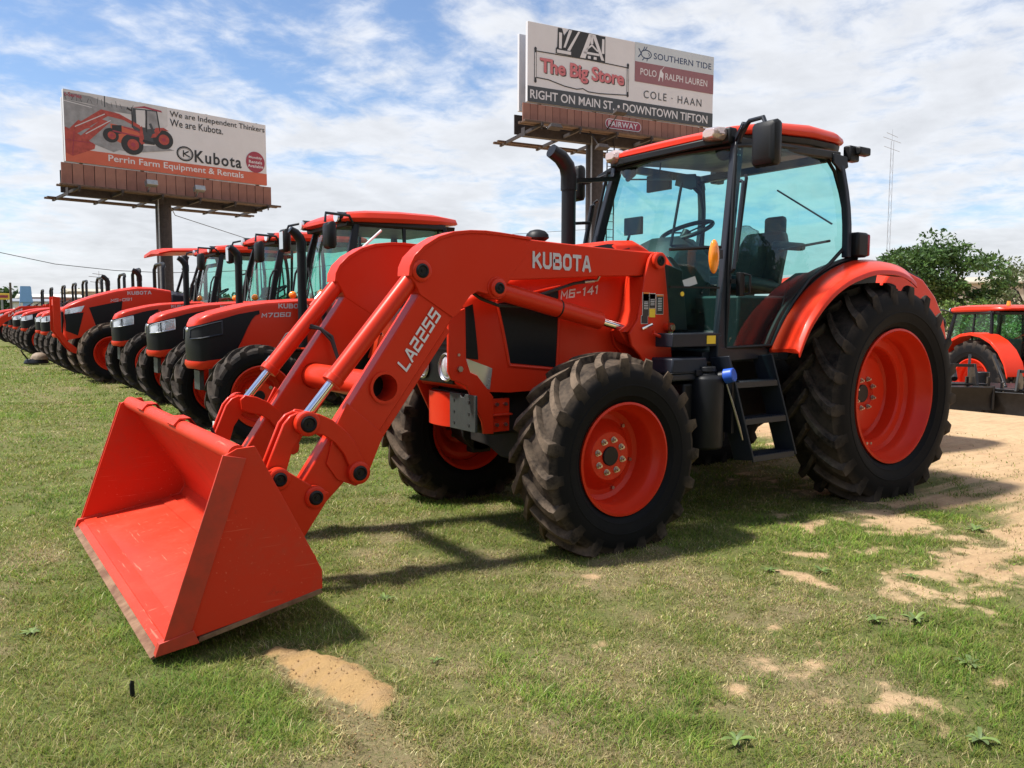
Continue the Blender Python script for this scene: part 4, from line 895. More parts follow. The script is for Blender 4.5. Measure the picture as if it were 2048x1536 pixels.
def sand_mask(x, y):
    n = fbm(x, y, 1.1, 5); n2 = fbm(x + 40, y + 9, 3.2, 4)
    lot = np.clip((0.75 - x + .75 * np.clip(y - 1.0, -1.5, 3) - np.clip(-3 - y, 0, 40) * .25) / 2.4, -1.6, 1.6)
    n5 = fbm(x - 12, y + 33, 8.5, 3)
    s = smooth01((lot * .8 + (n - .5) * 1.8 + (n2 - .5) * 2.6 + (n5 - .5) * 1.9 + .30) / 1.25)
    s = np.where(x < -1.6, np.maximum(s, .93 - .35 * smooth01((fbm(x, y, .6) - .56) / .1)), s)
    s = np.where(y < -6, s * smooth01((-2.5 - x) / 3), s)
    return np.maximum(s, smooth01((1.2 - mound_d(x, y)) / .45))
def dry_mask(x, y): return np.maximum(smooth01((fbm(x + 7, y + 3, .9, 5) * .6 + fbm(x - 3, y + 11, 3.1, 3) * .4 - .50) / .18), smooth01((1.5 - rut_d(x, y)) / .7))
def height(x, y):
    h = (fbm(x, y, 2.2, 4) - .5) * .030 + (fbm(x, y, 9, 3) - .5) * .012
    md = mound_d(x, y); h = h + .035 * smooth01((1.15 - md) / .8) + np.where(md < 1.3, (fbm(x, y, 22, 4) - .5) * .040, 0)
    h = h - .022 * smooth01((1.3 - rut_d(x, y)) / .9)
    return h
def axis_pts(c, near, n_near, far, n_far):
    a = np.linspace(-near, near, n_near); g = np.geomspace(1, far / near, n_far)[1:] * near
    return np.concatenate([c - g[::-1], c + a, c + g])
gxs = axis_pts(3.4, 3.2, 340, 3000, 52); gys = axis_pts(1.0, 2.8, 300, 3000, 54)
X_, Y_ = np.meshgrid(gxs, gys); near_w = np.clip((9 - np.hypot(X_ - 3.2, Y_ - .8)) / 3, 0, 1)
Z_ = gz(X_, Y_) + height(X_, Y_) * near_w - .012
nx, ny = len(gxs), len(gys)
gm = bpy.data.meshes.new('ground')
idx = np.arange(nx * ny).reshape(ny, nx)
quads = np.stack([idx[:-1, :-1], idx[:-1, 1:], idx[1:, 1:], idx[1:, :-1]], -1).reshape(-1, 4)
gm.from_pydata(np.stack([X_, Y_, Z_], -1).reshape(-1, 3).tolist(), [], quads.tolist())
for nm, fn in (('sand', sand_mask), ('dry', dry_mask)):
    a = gm.attributes.new(nm, 'FLOAT', 'POINT'); a.data.foreach_set('value', fn(X_, Y_).astype(np.float32).ravel())
a = gm.attributes.new('mound', 'FLOAT', 'POINT'); a.data.foreach_set('value', smooth01((1.12 - mound_d(X_, Y_)) / .2).astype(np.float32).ravel())
gm.shade_smooth()
ground = bpy.data.objects.new('ground', gm); col.objects.link(ground); ground['kind'] = 'structure'
m, t, b = newmat('ground_soil'); oc = objc(t)
def attr(t, n_): q = t.nodes.new('ShaderNodeAttribute'); q.attribute_name = n_; return q.outputs['Fac']
n1 = noise(t, oc, 1.3, 10, .65); n2 = noise(t, oc, 14, 8, .7); n3 = noise(t, oc, 70, 6, .7); n4 = noise(t, oc, 260, 3, .6)
turf = mixc(t, mrange(t, n2, .32, .68), (.090, .110, .030), (.180, .160, .070))
turf = mixc(t, mrange(t, n3, .35, .68), turf, (.125, .150, .038))
turf = mixc(t, mth(t, 'MULTIPLY', attr(t, 'dry'), mrange(t, n3, .25, .6)), turf, (.22, .175, .095))
sandc = mixc(t, mrange(t, n1, .3, .7), (.57, .405, .235), (.48, .315, .175))
sandc = mixc(t, mrange(t, n2, .45, .75), sandc, (.36, .235, .135)); sandc = mixc(t, mrange(t, n4, .5, .8), sandc, (.58, .43, .27))
sandc = mixc(t, attr(t, 'mound'), sandc, (.42, .27, .120))
f = mrange(t, mth(t, 'ADD', attr(t, 'sand'), mth(t, 'ADD', mth(t, 'MULTIPLY', mth(t, 'SUBTRACT', n3, .5), .9), mth(t, 'MULTIPLY', mth(t, 'SUBTRACT', n2, .5), .7))), .22, .98)
mt_ = t.nodes.new('ShaderNodeMapping'); t.links.new(oc, mt_.inputs[0]); mt_.inputs['Rotation'].default_value = (0, 0, R(-20)); mt_.inputs['Scale'].default_value = (.9, 7.5, 1)
trk = noise(t, mt_.outputs[0], 1.6, 7, .65, .3); sandc = mixc(t, mth(t, 'MULTIPLY', mrange(t, trk, .48, .68), .55), sandc, (.36, .24, .135))
t.links.new(mixc(t, f, turf, sandc), b.inputs['Base Color']); b.inputs['Roughness'].default_value = .95; b.inputs['Specular IOR Level'].default_value = .15
bump(t, b, mth(t, 'ADD', mth(t, 'MULTIPLY', n3, .7), mth(t, 'MULTIPLY', n4, .5)), .8, .02)
gm.materials.append(m)
# ------------------------------------------------------------------ grass: short blades, thinner with distance
m, t, b = newmat('grass_blade'); q = t.nodes.new('ShaderNodeAttribute'); q.attribute_name = 'tint'
t.links.new(q.outputs['Color'], b.inputs['Base Color']); b.inputs['Roughness'].default_value = .6; b.inputs['Specular IOR Level'].default_value = .25
tl = t.nodes.new('ShaderNodeBsdfTranslucent'); t.links.new(q.outputs['Color'], tl.inputs[0]); ms = t.nodes.new('ShaderNodeMixShader'); ms.inputs[0].default_value = .40
t.links.new(b.outputs[0], ms.inputs[1]); t.links.new(tl.outputs[0], ms.inputs[2]); t.links.new(ms.outputs[0], t.nodes['Material Output'].inputs[0])
fwd = np.array([-0.5631, -0.8219]); fwd /= np.linalg.norm(fwd); rgt = np.array([-0.8251, .565]); rgt /= np.linalg.norm(rgt)
P_, D_ = [], []
for d0, d1, dens_ in ((1.7, 3.2, 24000), (3.2, 4.6, 17000), (4.6, 6.5, 9500), (6.5, 9.5, 4500), (9.5, 15, 1800), (15, 24, 520), (24, 40, 130)):
    half = R(41); area = half * (d1 * d1 - d0 * d0); n_ = int(area * dens_)
    dd = np.sqrt(rng.random(n_) * (d1 * d1 - d0 * d0) + d0 * d0); th = (rng.random(n_) * 2 - 1) * half
    P_.append(CAM[:2] + fwd * (dd * np.cos(th))[:, None] + rgt * (dd * np.sin(th))[:, None]); D_.append(dd)
P_ = np.concatenate(P_); D_ = np.concatenate(D_); gx, gy = P_[:, 0], P_[:, 1]
sm = sand_mask(gx, gy); dm = dry_mask(gx, gy); tuft = fbm(gx, gy, 7, 3)
mo = mound_d(gx, gy)
keep = rng.random(len(gx)) < np.clip((1.03 - sm * 1.25), 0.04 + .22 * smooth01((fbm(gx + 5, gy + 71, 5.5, 2) - .56) / .08) * (gx > -1.8), 1) * np.clip(.62 + (tuft - .38) * 2.6, .22, 1) * np.where(mo < .95, .03, 1.0) * (1 - .75 * smooth01((1.0 - rut_d(gx, gy)) / .6))
keep &= ~((gx < -4) & (gy > -20)); keep &= ~((gx < 2.0) & (gy < -8))
gx, gy, dd, sm, dm, tuft, mo = (q[keep] for q in (gx, gy, D_, sm, dm, tuft, mo)); n_ = len(gx)
zz_ = gz(gx, gy) + height(gx, gy) * np.clip((9 - np.hypot(gx - 3.2, gy - .8)) / 3, 0, 1) - .014
rr = lambda a, b_: rng.random(n_) * (b_ - a) + a
lush = smooth01((fbm(gx + 3, gy - 8, 1.7, 4) - .46) / .16) * (1 - sm)
ht = (rr(.014, .034) + .020 * lush * rng.random(n_)) * (.8 + .5 * tuft) * (1 - .35 * dm); ht *= .80 * (1 + np.clip(dd - 6, 0, 20) * .03)
broad = rng.random(n_) < (.05 + .16 * (fbm(gx + 21, gy - 4, 2.6, 3) > .52))
ht = np.where(broad, ht * .55, ht)
wdt = np.where(broad, 2.6, 1.0) * rr(.0014, .0030) * (1 + np.clip(dd - 3.5, 0, 40) * .26)
az = rr(0, 2 * math.pi); lean = rr(.3, 2.1) * ht; wa = az + math.pi / 2 + rr(-.5, .5)
wx, wy = np.cos(wa) * wdt / 2, np.sin(wa) * wdt / 2
bx, by = np.cos(az) * lean, np.sin(az) * lean
V = np.empty((n_, 5, 3))
V[:, 0] = np.stack([gx - wx, gy - wy, zz_], -1); V[:, 1] = np.stack([gx + wx, gy + wy, zz_], -1)
V[:, 2] = np.stack([gx + wx * .8 + bx * .42, gy + wy * .8 + by * .42, zz_ + ht * .62], -1); V[:, 3] = np.stack([gx - wx * .8 + bx * .42, gy - wy * .8 + by * .42, zz_ + ht * .62], -1)
V[:, 4] = np.stack([gx + bx, gy + by, zz_ + ht], -1)
F = np.arange(n_)[:, None] * 5
st_sel = ((rut_d(gx, gy) < 1.6) | ((mo > .9) & (mo < 1.35))) & (rng.random(n_) < .5)
V[st_sel, 4, :2] += (rng.random((st_sel.sum(), 2)) - .5) * .07; V[st_sel, 4, 2] = zz_[st_sel] + .010 + .02 * rng.random(st_sel.sum())
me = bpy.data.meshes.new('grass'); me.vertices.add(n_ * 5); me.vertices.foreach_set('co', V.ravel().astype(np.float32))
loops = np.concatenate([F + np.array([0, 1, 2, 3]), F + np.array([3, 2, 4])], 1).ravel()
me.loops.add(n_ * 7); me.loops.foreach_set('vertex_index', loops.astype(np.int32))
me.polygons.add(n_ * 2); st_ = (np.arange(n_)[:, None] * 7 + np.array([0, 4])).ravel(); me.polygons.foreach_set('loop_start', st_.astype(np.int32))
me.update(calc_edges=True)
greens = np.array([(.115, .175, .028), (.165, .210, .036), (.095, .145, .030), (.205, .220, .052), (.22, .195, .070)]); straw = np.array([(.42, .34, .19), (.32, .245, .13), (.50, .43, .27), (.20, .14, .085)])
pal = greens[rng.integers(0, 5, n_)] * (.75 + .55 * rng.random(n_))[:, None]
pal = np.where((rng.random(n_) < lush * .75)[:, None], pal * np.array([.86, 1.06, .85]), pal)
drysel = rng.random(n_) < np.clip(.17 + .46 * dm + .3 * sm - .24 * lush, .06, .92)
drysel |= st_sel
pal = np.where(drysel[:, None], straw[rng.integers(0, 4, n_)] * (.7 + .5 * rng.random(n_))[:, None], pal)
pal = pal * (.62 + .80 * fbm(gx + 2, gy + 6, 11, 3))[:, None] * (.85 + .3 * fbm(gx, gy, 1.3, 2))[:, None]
ca = me.attributes.new('tint', 'FLOAT_COLOR', 'POINT'); C4 = np.ones((n_, 5, 4)); C4[:, :, :3] = np.clip(pal * np.array([1.28, 1.30, 1.08]), 0, .75)[:, None, :]; C4[:, :2, :3] *= .62  # blade feet coloured darker, painting in the shade between the blades
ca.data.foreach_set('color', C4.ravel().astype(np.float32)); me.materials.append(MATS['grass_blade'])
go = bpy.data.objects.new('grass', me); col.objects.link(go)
tag(go, 'short patchy green and straw coloured grass covering the lot', 'grass', kind='stuff')
print('grass blades', n_)

# crumbs of soil and dead stalks on the mound and in the rut
n_c = 900; cy_ = rng.random(n_c) * 1.35 + 1.25; cx_ = 4.80 + (rng.random(n_c) - .5) * .42
ok = (mound_d(cx_, cy_) < 1.35) | (rut_d(cx_, cy_) < 1.5); cx_, cy_ = cx_[ok], cy_[ok]; cm = MB(); zc_ = gz(cx_, cy_) + height(cx_, cy_) - .012
for x, y, z in zip(cx_, cy_, zc_):
    r_ = .0014 + .0045 * random.random() ** 4
    vs = [(x + r_ * a * random.uniform(.7, 1.3), y + r_ * b_ * random.uniform(.7, 1.3), z + r_ * .6 + r_ * c * random.uniform(.6, 1.1)) for a, b_, c in ((1, 0, 0), (-1, 0, 0), (0, 1, 0), (0, -1, 0), (0, 0, 1), (0, 0, -1))]
    cm.add(vs, [(0, 2, 4), (2, 1, 4), (1, 3, 4), (3, 0, 4), (2, 0, 5), (1, 2, 5), (3, 1, 5), (0, 3, 5)])
simple('soil_crumb', (.44, .28, .135), .95, var=.5, scale=60, c2=(.28, .17, .085), spec=.1)
tag(cm.build('soil_crumbs', 'soil_crumb', recalc=False, ang=10), 'loose crumbs of sandy soil on the mound below the bucket', 'soil', kind='stuff')
# ================================================================== the row of tractors
# ---- utility tractor with a black nose (local: x along the machine as parked, y from its centre line)
UX = [1.55, 2.0, 2.5, 2.92, 3.15, 3.43, 3.56, 3.64, 3.68]
UW = [.36, .355, .345, .335, .325, .305, .285, .245, .19]
UZB = [1.12, 1.10, 1.02, .92, .86, .80, .775, .765, .775]
UZS = [1.505, 1.50, 1.495, 1.465, 1.43, 1.36, 1.325, 1.285, 1.235]
UZT = [1.575, 1.575, 1.565, 1.535, 1.50, 1.43, 1.39, 1.345, 1.28]
uy = lambda x, z: hood_y(x, z, UX, UW, UZB, UZS)
def utility_hood(root, light=True, model=None):
    m = MB(); m.loft([hood_sec(x, UX, UW, UZB, UZS, UZT) for x in (1.55, 1.8, 2.0, 2.25, 2.5, 2.72, 2.92, 3.05, 3.15, 3.3, 3.43, 3.5, 3.56, 3.60, 3.64, 3.66, 3.68)])
    h = m.build('hood', 'red_paint_row', root, ang=50)
    # black shell wrapping side - nose - side; t runs round the nose, v up the face
    def shell(a, sgn, v, off=.006):
        if a > .30:
            q = (a - .30) / .70
            zlo, zhi = .862 + .08 * q + .44 * smooth01((q - .42) / .55), lerp(q, (0, .3, .6, 1), (1.275, 1.325, 1.38, 1.425))
            z = zlo + (zhi - zlo) * v; x = max(3.60 - q * .60, 3.0)
            return (x + off * .3 * (1 - q), (uy(x, z) + off) * sgn, z)
        q = a / .30; z = .858 + (1.235 + .04 * q ** 1.2 - .858) * v
        return (3.60 + (.105 + off) * math.cos(q * math.pi / 2) + .014 * math.sin(math.pi * v) * (1 - q), (uy(3.60, z) + off) * sgn * math.sin(q * math.pi / 2), z)
    sh = pane('nose_shell', [[shell(abs(t_ - .5) * 2, 1 if t_ < .5 else -1, v, .010) for t_ in np.linspace(0, 1, 41)] for v in np.linspace(0, 1, 11)], 'grille_mesh', h)
    for sd in (1, -1):
        ars = np.linspace(.10, .52, 13)
        vlo = lambda a: .64 - .04 * a; vhi = lambda a: .95 - .10 * max(0, .2 - a) / .2 - .06 * max(0, a - .4)
        lens = [[shell(a, sd, vlo(a) + (vhi(a) - vlo(a)) * v, .020) for a in ars] for v in np.linspace(0, 1, 5)]
        pane('headlight', lens, 'headlight_lens' if light else 'black_plastic', sh)
        if light: MB().tube([lens[i][6] for i in range(5)], .009, 6).build('lamp_divider', 'grille_mesh', sh)
        k = MB(); k.tube(lens[0] + [lens[i][-1] for i in (1, 2, 3)] + lens[4][::-1] + [lens[i][0] for i in (3, 2, 1)], .010 if not light else .008, 6, closed=True); k.build('lamp_bezel', 'silver_trim' if light else 'slate_paint', sh)
    k = MB(); k.ball((3.715, 0, 1.205), .035, 12, 8, (.4, 1.2, .8)); k.build('nose_badge', 'silver_trim', sh)
    # chin band under the shell, running back along both sides
    k = MB(); secs = []
    for t_ in np.linspace(0, 1, 33):
        a = abs(t_ - .5) * 2; sgn = 1 if t_ < .5 else -1; p1 = shell(a * .75, sgn, 0.0, .026); p0 = shell(a * .75, sgn, 0.0, -.03); dz = .085 - .02 * a
        secs.append([(p1[0], p1[1], p1[2] + .002), (p1[0] + .006, p1[1], p1[2] - dz * .5), (p1[0] * .7 + p0[0] * .3, p1[1] * .7 + p0[1] * .3, p1[2] - dz), (p0[0], p0[1], p1[2] - dz * .8), (p0[0], p0[1], p1[2])])
    k.loft(secs); k.build('nose_lip', 'red_paint_row', h, ang=50)
    if model:
        text_on('maker_lettering', 'KUBOTA', 'letter_silver', h, lambda u, v: (2.78 - u * .36, uy(2.78 - u * .36, 1.49) + .006, 1.445 + v * .058))
        text_on('model_lettering', model, 'letter_silver', h, lambda u, v: (2.98 - u * .34, uy(2.98 - u * .34, 1.36) + .006, 1.34 + v * .055 + u * .012))
    return h
def utility_base(root, fr=.555, rr_=.76, fw=.33, rw=.43, half=.80, tm='tyre_clean', nuts=6):
    for sd in (1, -1):
        wheel(root, 3.18, sd * half, .50, fr, fw, .335, 16, sd, .10, False, tm, 'red_paint_row', nuts if sd > 0 else 0, .15, .036, R(5), lug_w=.07)
        wheel(root, .95, sd * (half + .02), .70, rr_, rw, .42, 19, sd, .16, True, tm, 'red_paint_row', nuts if sd > 0 else 0, .12, .045, 0, 'rear_wheel', lug_w=.08)
    m = MB(); m.box((2.6, 0, .75), (1.7, .38, .40)); m.box((1.5, 0, .75), (1.5, .46, .5)); m.cyl((3.18, -.68, .50), (3.18, .68, .50), .075); m.box((3.18, 0, .56), (.22, .3, .24)); m.cyl((.95, -.6, .70), (.95, .6, .70), .13); m.build('chassis', 'dark_casting', root, .02)
    m = MB(); m.box((3.60, 0, .64), (.05, .24, .22)); m.build('weight_plate', 'gunmetal_plate', root, .004)
    for sd in (1, -1):
        m = MB(); pts = arc(.95, .70, .86, 168, 12, 10)
        m.loft([[(x, .58, z), (x, 1.02, z), (x, 1.03, z - .05), (x, 1.01, z - .05), (x, 1.0, z - .02), (x, .58, z - .02)] for x, z in pts]); (m if sd > 0 else m.mirror()).build('rear_fender', 'red_paint_row', root, .004, 50)
def stack(root, x, y, z0, z1, r=.052):
    m = MB(); m.cyl((x, y, z0), (x, y, z1 - .22), r, None, 18); m.tube([(x, y, z1 - .24), (x, y, z1 - .14), (x + .02, y, z1 - .09), (x + .07, y, z1 - .035), (x + .13, y, z1)], [r * 1.13, r * 1.12, r * 1.08, r * 1.0, r * .8], 16)
    m.build('exhaust_stack', 'black_paint', root)
def utility_cab(root):
    Ab, At, Cb, Ct = (2.20, .70, 1.15), (1.93, .62, 2.45), (.80, .74, 1.45), (.80, .68, 2.45)
    cab(root, Ab, At, Cb, Ct, 'cab_glass_row', 1.1, 1.9, frame_mat='black_paint')
    pane('windshield', [[(2.18 - .245 * q + .10 * (1 - t_ * t_), (.685 - .08 * q) * t_, 1.30 + 1.14 * q) for t_ in np.linspace(-1, 1, 9)] for q in np.linspace(0, 1, 6)], 'cab_glass_row', root)
    dr = [(1.92, 2.42), (.86, 2.42), (.82, 1.70), (1.25, 1.48), (1.50, 1.15), (2.13, 1.15)]
    for sd in (1, -1):
        k = sheet(dr, lambda x, z: .715 - .075 * max(0, (z - 1.4))); d_o = (k if sd > 0 else k.mirror()).build('cab_door', 'cab_glass_row', root, ang=60)
        k = MB(); k.tube([(x, .718 - .075 * max(0, (z - 1.4)), z) for x, z in dr], .018, 6, closed=True); (k if sd > 0 else k.mirror()).build('door_frame', 'black_paint', d_o)
        k = MB(); k.bar((1.33, .72, 1.40), (1.33, .64, 2.43), .035, .03); (k if sd > 0 else k.mirror()).build('door_post', 'black_paint', root)
        k = MB(); k.tube([(2.06, .71, 2.02), (2.13, .74, 2.0), (2.18, .76, 1.90), (2.24, .76, 1.50), (2.24, .72, 1.42)], .014); (k if sd > 0 else k.mirror()).build('grab_bar', 'black_paint', root)
    pane('rear_window', [[(.78 + .02 * q, y, 1.45 + .98 * q) for y in (-.68, 0, .68)] for q in (0, .5, 1)], 'cab_glass_row', root)
    m = MB(); secs = []
    for x, w_, zt, zb in ((.50, .52, 2.545, 2.515), (.60, .66, 2.585, 2.49), (.9, .73, 2.61, 2.475), (1.4, .74, 2.615, 2.465), (1.8, .73, 2.60, 2.455), (2.02, .70, 2.575, 2.45), (2.12, .62, 2.53, 2.455), (2.16, .50, 2.50, 2.46)):
        h = zt - zb; half = [(w_ * .97, zb), (w_, zb + h * .3), (w_ * .96, zb + h * .75), (w_ * .80, zb + h * .98), (w_ * .4, zb + h * 1.06), (0, zb + h * 1.08)]
        secs.append([(x, y, z) for y, z in half] + [(x, -y, z) for y, z in half[-2::-1]])
    m.loft(secs); rf = m.build('cab_roof', 'red_paint_row', root, .006, 45)
    m = MB(); m.loft([[(x, .66, 2.465), (x, .64, 2.40), (x, -.64, 2.40), (x, -.66, 2.465)] for x in (.62, 2.06)]); m.build('roof_liner', 'black_plastic', rf, .01)
    for sd in (1, -1):
        k = MB(); k.cyl((2.05, .56, 2.50), (2.17, .57, 2.50), .05, .055, 16); (k if sd > 0 else k.mirror()).build('roof_light', 'headlight_lens', rf)
        k = MB(); k.loft([[(x, .56 + .065 * math.cos(a), 2.50 + .065 * math.sin(a)) for a in [2 * math.pi * i / 12 for i in range(12)]] for x in (1.98, 2.14)], caps=False); (k if sd > 0 else k.mirror()).build('light_pod', 'black_plastic', rf)
        k = MB(); k.ball((2.32, .48, 1.62), .05, 12, 8, (1, 1, .95)); (k if sd > 0 else k.mirror()).build('amber_lamp', 'amber_lens', root)
        k = MB(); k.bar((2.32, .48, 1.54), (2.28, .48, 1.30), .05, .05); (k if sd > 0 else k.mirror()).build('lamp_bracket', 'black_plastic', root)
    mirror_part(root, (2.33, .90, 2.255), 1, [(2.0, .66, 2.44), (2.10, .80, 2.50), (2.42, .90, 2.50), (2.43, .90, 2.40)], wd=.19, ht=.30)
    # right-hand mirror is swung round so that its glass faces forward
    o = mirror_part(root, (2.20, -.92, 2.33), 1, [(1.93, -.62, 2.36), (1.93, -.64, 2.53), (2.08, -.78, 2.55), (2.20, -.92, 2.52), (2.23, -.92, 2.44)], wd=.19, ht=.30)
    for g in [o] + list(o.children):
        if g.name.startswith('mirror_arm'): continue
        g.data.transform(Matrix.Translation((2.25, -.92, 2.33)) @ Matrix.Rotation(math.pi, 4, 'Z') @ Matrix.Translation((-2.25, .92, -2.33)))
    m = MB(); m.bar((2.30, -.10, 1.55), (2.16, -.42, 2.05), .02, .014); m.bar((2.28, .15, 1.50), (2.22, -.20, 1.95), .016, .012); m.build('windshield_wiper', 'black_plastic', root)
    seat_and_wheel(root, 1.85)
def seat_and_wheel(root, wx, z=1.72):
    m = MB(); tilt = Matrix.Rotation(R(30), 3, 'Y'); ring_ = [Vector((wx, 0, z)) + tilt @ Vector((.19 * math.cos(a), .19 * math.sin(a), 0)) for a in [2 * math.pi * i / 20 for i in range(20)]]
    m.tube(ring_, .016, 6, closed=True); m.cyl((wx, 0, z), (wx + .12, 0, z - .28), .035); m.bar(ring_[0], ring_[10], .03, .012); m.build('steering_wheel', 'black_plastic', root)
    m = MB(); m.box((1.15, 0, 1.36), (.46, .46, .12)); m.box((.92, 0, 1.62), (.12, .44, .48)); m.build('driver_seat', 'seat_vinyl', root, .04)
    m = MB(); m.loft([[(x, s_ * .24, q) for s_, q in ((1, 1.1), (1, tz), (-1, tz), (-1, 1.1))] for x, tz in ((2.28, 1.50), (2.1, 1.60), (1.95, 1.58))]); m.box((1.5, 0, 1.07), (1.3, 1.25, .06)); m.build('dashboard', 'cab_trim', root, .02)
def rops(root, x=1.35, top=2.55, w_=.50):
    m = MB(); pts = [(x, -w_, .9), (x, -w_, top - .12)] + [(x - .02, -w_ + .12 * (1 - math.cos(R(a))), top - .12 + .12 * math.sin(R(a))) for a in (30, 60, 90)] + [(x - .02, w_ - .12 * (1 - math.cos(R(a))), top - .12 + .12 * math.sin(R(a))) for a in (90, 60, 30)] + [(x, w_, top - .12), (x, w_, .9)]
    m.tube(pts, .045, 8); m.build('roll_bar', 'black_paint', root)
GROUP = 'tractors parked in the long row'
# three cab tractors
base = empty('cab_tractor'); utility_hood(base, light=True, model='M7060'); utility_base(base); stack(base, 2.54, .45, 1.0, 2.34); utility_cab(base)
base.location = (-.16, -8.15, 0); base.rotation_euler = (0, 0, R(.6))
tag(base, 'red cab tractor with chrome-rimmed headlights, middle of the three row cab tractors', 'tractor', GROUP)
c_ = copy_tree(base); c_.location = (-.22, -11.5, .03); c_.rotation_euler = (0, 0, R(-.5)); tag(c_, 'red cab tractor standing between the canopy tractor and the other row cab tractors', 'tractor', GROUP)
near = empty('cab_tractor'); utility_hood(near, light=False, model='M7060'); utility_base(near); stack(near, 2.54, .45, 1.0, 2.34); utility_cab(near)
near.location = (.0, -5.1, 0); tag(near, 'red cab tractor with empty headlight openings, first in the row behind the loader', 'tractor', GROUP)
m = MB(); m.box((3.69, .93, .24), (.012, .07, .06)); m.build('tyre_tag', 'decal_white', near)
# ---- canopy tractor: taller hood with its own nose
VX = [1.95, 2.3, 2.6, 3.0, 3.4, 3.7, 3.86, 3.95, 3.99]
VW = [.40, .40, .39, .375, .35, .33, .30, .26, .20]
VZB = [1.20, 1.12, 1.0, .95, .92, .86, .82, .80, .84]
VZS = [1.76, 1.80, 1.80, 1.74, 1.63, 1.53, 1.46, 1.41, 1.36]
VZT = [1.84, 1.90, 1.905, 1.835, 1.72, 1.61, 1.53, 1.46, 1.40]
vy = lambda x, z: hood_y(x, z, VX, VW, VZB, VZS)
def tall_hood(root, lettering=True):
    m = MB(); m.loft([hood_sec(x, VX, VW, VZB, VZS, VZT) for x in (1.95, 2.12, 2.3, 2.6, 2.8, 3.0, 3.2, 3.4, 3.55, 3.7, 3.8, 3.86, 3.91, 3.95, 3.99)]); h = m.build('hood', 'red_paint_row', root, ang=50)
    k = MB(); k.prism([(-.17, .84), (.17, .84), (.235, 1.20), (.22, 1.37), (-.22, 1.37), (-.235, 1.20)], 3.96, 4.01, 'x'); k.build('nose_grille', 'grille_mesh', h, .01)
    for sd in (1, -1):
        k = hood_patch([(3.965, 1.0), (3.74, .90), (3.62, 1.36), (3.955, 1.33)], .006, 8, 6, vy); (k if sd > 0 else k.mirror()).build('corner_grille', 'grille_mesh', h)
        k = hood_patch([(3.955, 1.32), (3.66, 1.375), (3.60, 1.50), (3.94, 1.42)], .010, 6, 3, vy); (k if sd > 0 else k.mirror()).build('headlight', 'headlight_lens', h)
        k = hood_patch([(3.40, 1.06), (2.98, 1.04), (2.90, 1.60), (3.52, 1.46)], .006, 8, 6, vy); (k if sd > 0 else k.mirror()).build('side_grille', 'grille_mesh', h)
    k = MB(); k.loft([[(x, s_ * w_, z) for s_, w_, z in ((1, .44, 1.15), (1, .43, zt - .08), (1, .2, zt), (-1, .2, zt), (-1, .43, zt - .08), (-1, .44, 1.15))] for x, zt in ((1.95, 1.83), (1.55, 1.76))]); k.build('rear_cowl', 'slate_paint', root, .02)
    if lettering:
        text_on('maker_lettering', 'KUBOTA', 'letter_silver', h, lambda u, v: (2.80 - u * .46, vy(2.80 - u * .46, 1.78) + .006, 1.72 + v * .075 + u * .02))
        text_on('model_lettering', 'M5-091', 'letter_silver', h, lambda u, v: (3.12 - u * .40, vy(3.12 - u * .40, 1.6) + .006, 1.575 + v * .065 + u * .03))
    return h
def tall_base(root):
    for sd in (1, -1):
        wheel(root, 3.22, sd * .82, .55, .61, .37, .335, 16, sd, .11, False, 'tyre_dusty', 'red_paint_row', 0, .15, .038, R(3), name='front_wheel', lug_w=.07)
        wheel(root, .95, sd * .84, .76, .83, .45, .46, 20, sd, .2, True, 'tyre_clean', 'red_paint_row', 0, .12, .045, 0, 'rear_wheel')
        m = MB(); pts = arc(.95, .76, .92, 165, 15, 10); m.loft([[(x, .58, z), (x, 1.05, z), (x, 1.05, z - .05), (x, .58, z - .03)] for x, z in pts]); (m if sd > 0 else m.mirror()).build('rear_fender', 'red_paint_row', root, .004, 50)
    m = MB(); m.box((2.7, 0, .78), (1.8, .4, .42)); m.box((1.5, 0, .8), (1.6, .5, .5)); m.cyl((3.22, -.68, .55), (3.22, .68, .55), .08); m.cyl((.95, -.6, .76), (.95, .6, .76), .13); m.box((1.5, 0, 1.08), (1.3, 1.3, .06)); m.build('chassis', 'dark_casting', root, .02)
dt = empty('canopy_tractor'); tall_hood(dt); tall_base(dt); stack(dt, 2.42, -.42, 1.2, 2.28); seat_and_wheel(dt, 1.35, 1.95)
for sd in (1, -1):
    k = MB(); k.prism([(4.16, 1.68), (4.03, 1.66), (4.03, .98), (3.92, .78), (3.78, .66), (3.70, .52), (3.84, .55), (3.98, .72), (4.10, .92), (4.16, 1.0)], .30, .325); (k if sd > 0 else k.mirror()).build('grille_guard', 'red_paint_row', dt, .005)
m = MB(); m.box((4.11, 0, 1.56), (.04, .62, .12)); m.build('guard_crossbar', 'red_paint_row', dt, .005)
rops(dt, 1.0, 2.40, .56)
m = MB(); m.loft([[(x, -.78, z - .02), (x, -.70, z + .02), (x, 0, z + .075), (x, .70, z + .02), (x, .78, z - .02), (x, .74, z - .05), (x, 0, z), (x, -.74, z - .05)] for x, z in ((2.25, 2.60), (2.0, 2.66), (1.2, 2.70), (.6, 2.66))]); m.build('canopy', 'red_paint_row', dt, .006, 50)
m = MB()
for y in (-.62, .62): m.bar((1.75, y, 1.4), (1.35, y, 2.62), .05, .05); m.bar((1.0, y, 2.3), (1.1, y, 2.66), .05, .05)
m.build('canopy_post', 'black_paint', dt)
dt.location = (.0, -14.4, .03); tag(dt, 'red tractor with flat red canopy and front grille guard, no cab', 'tractor', GROUP)
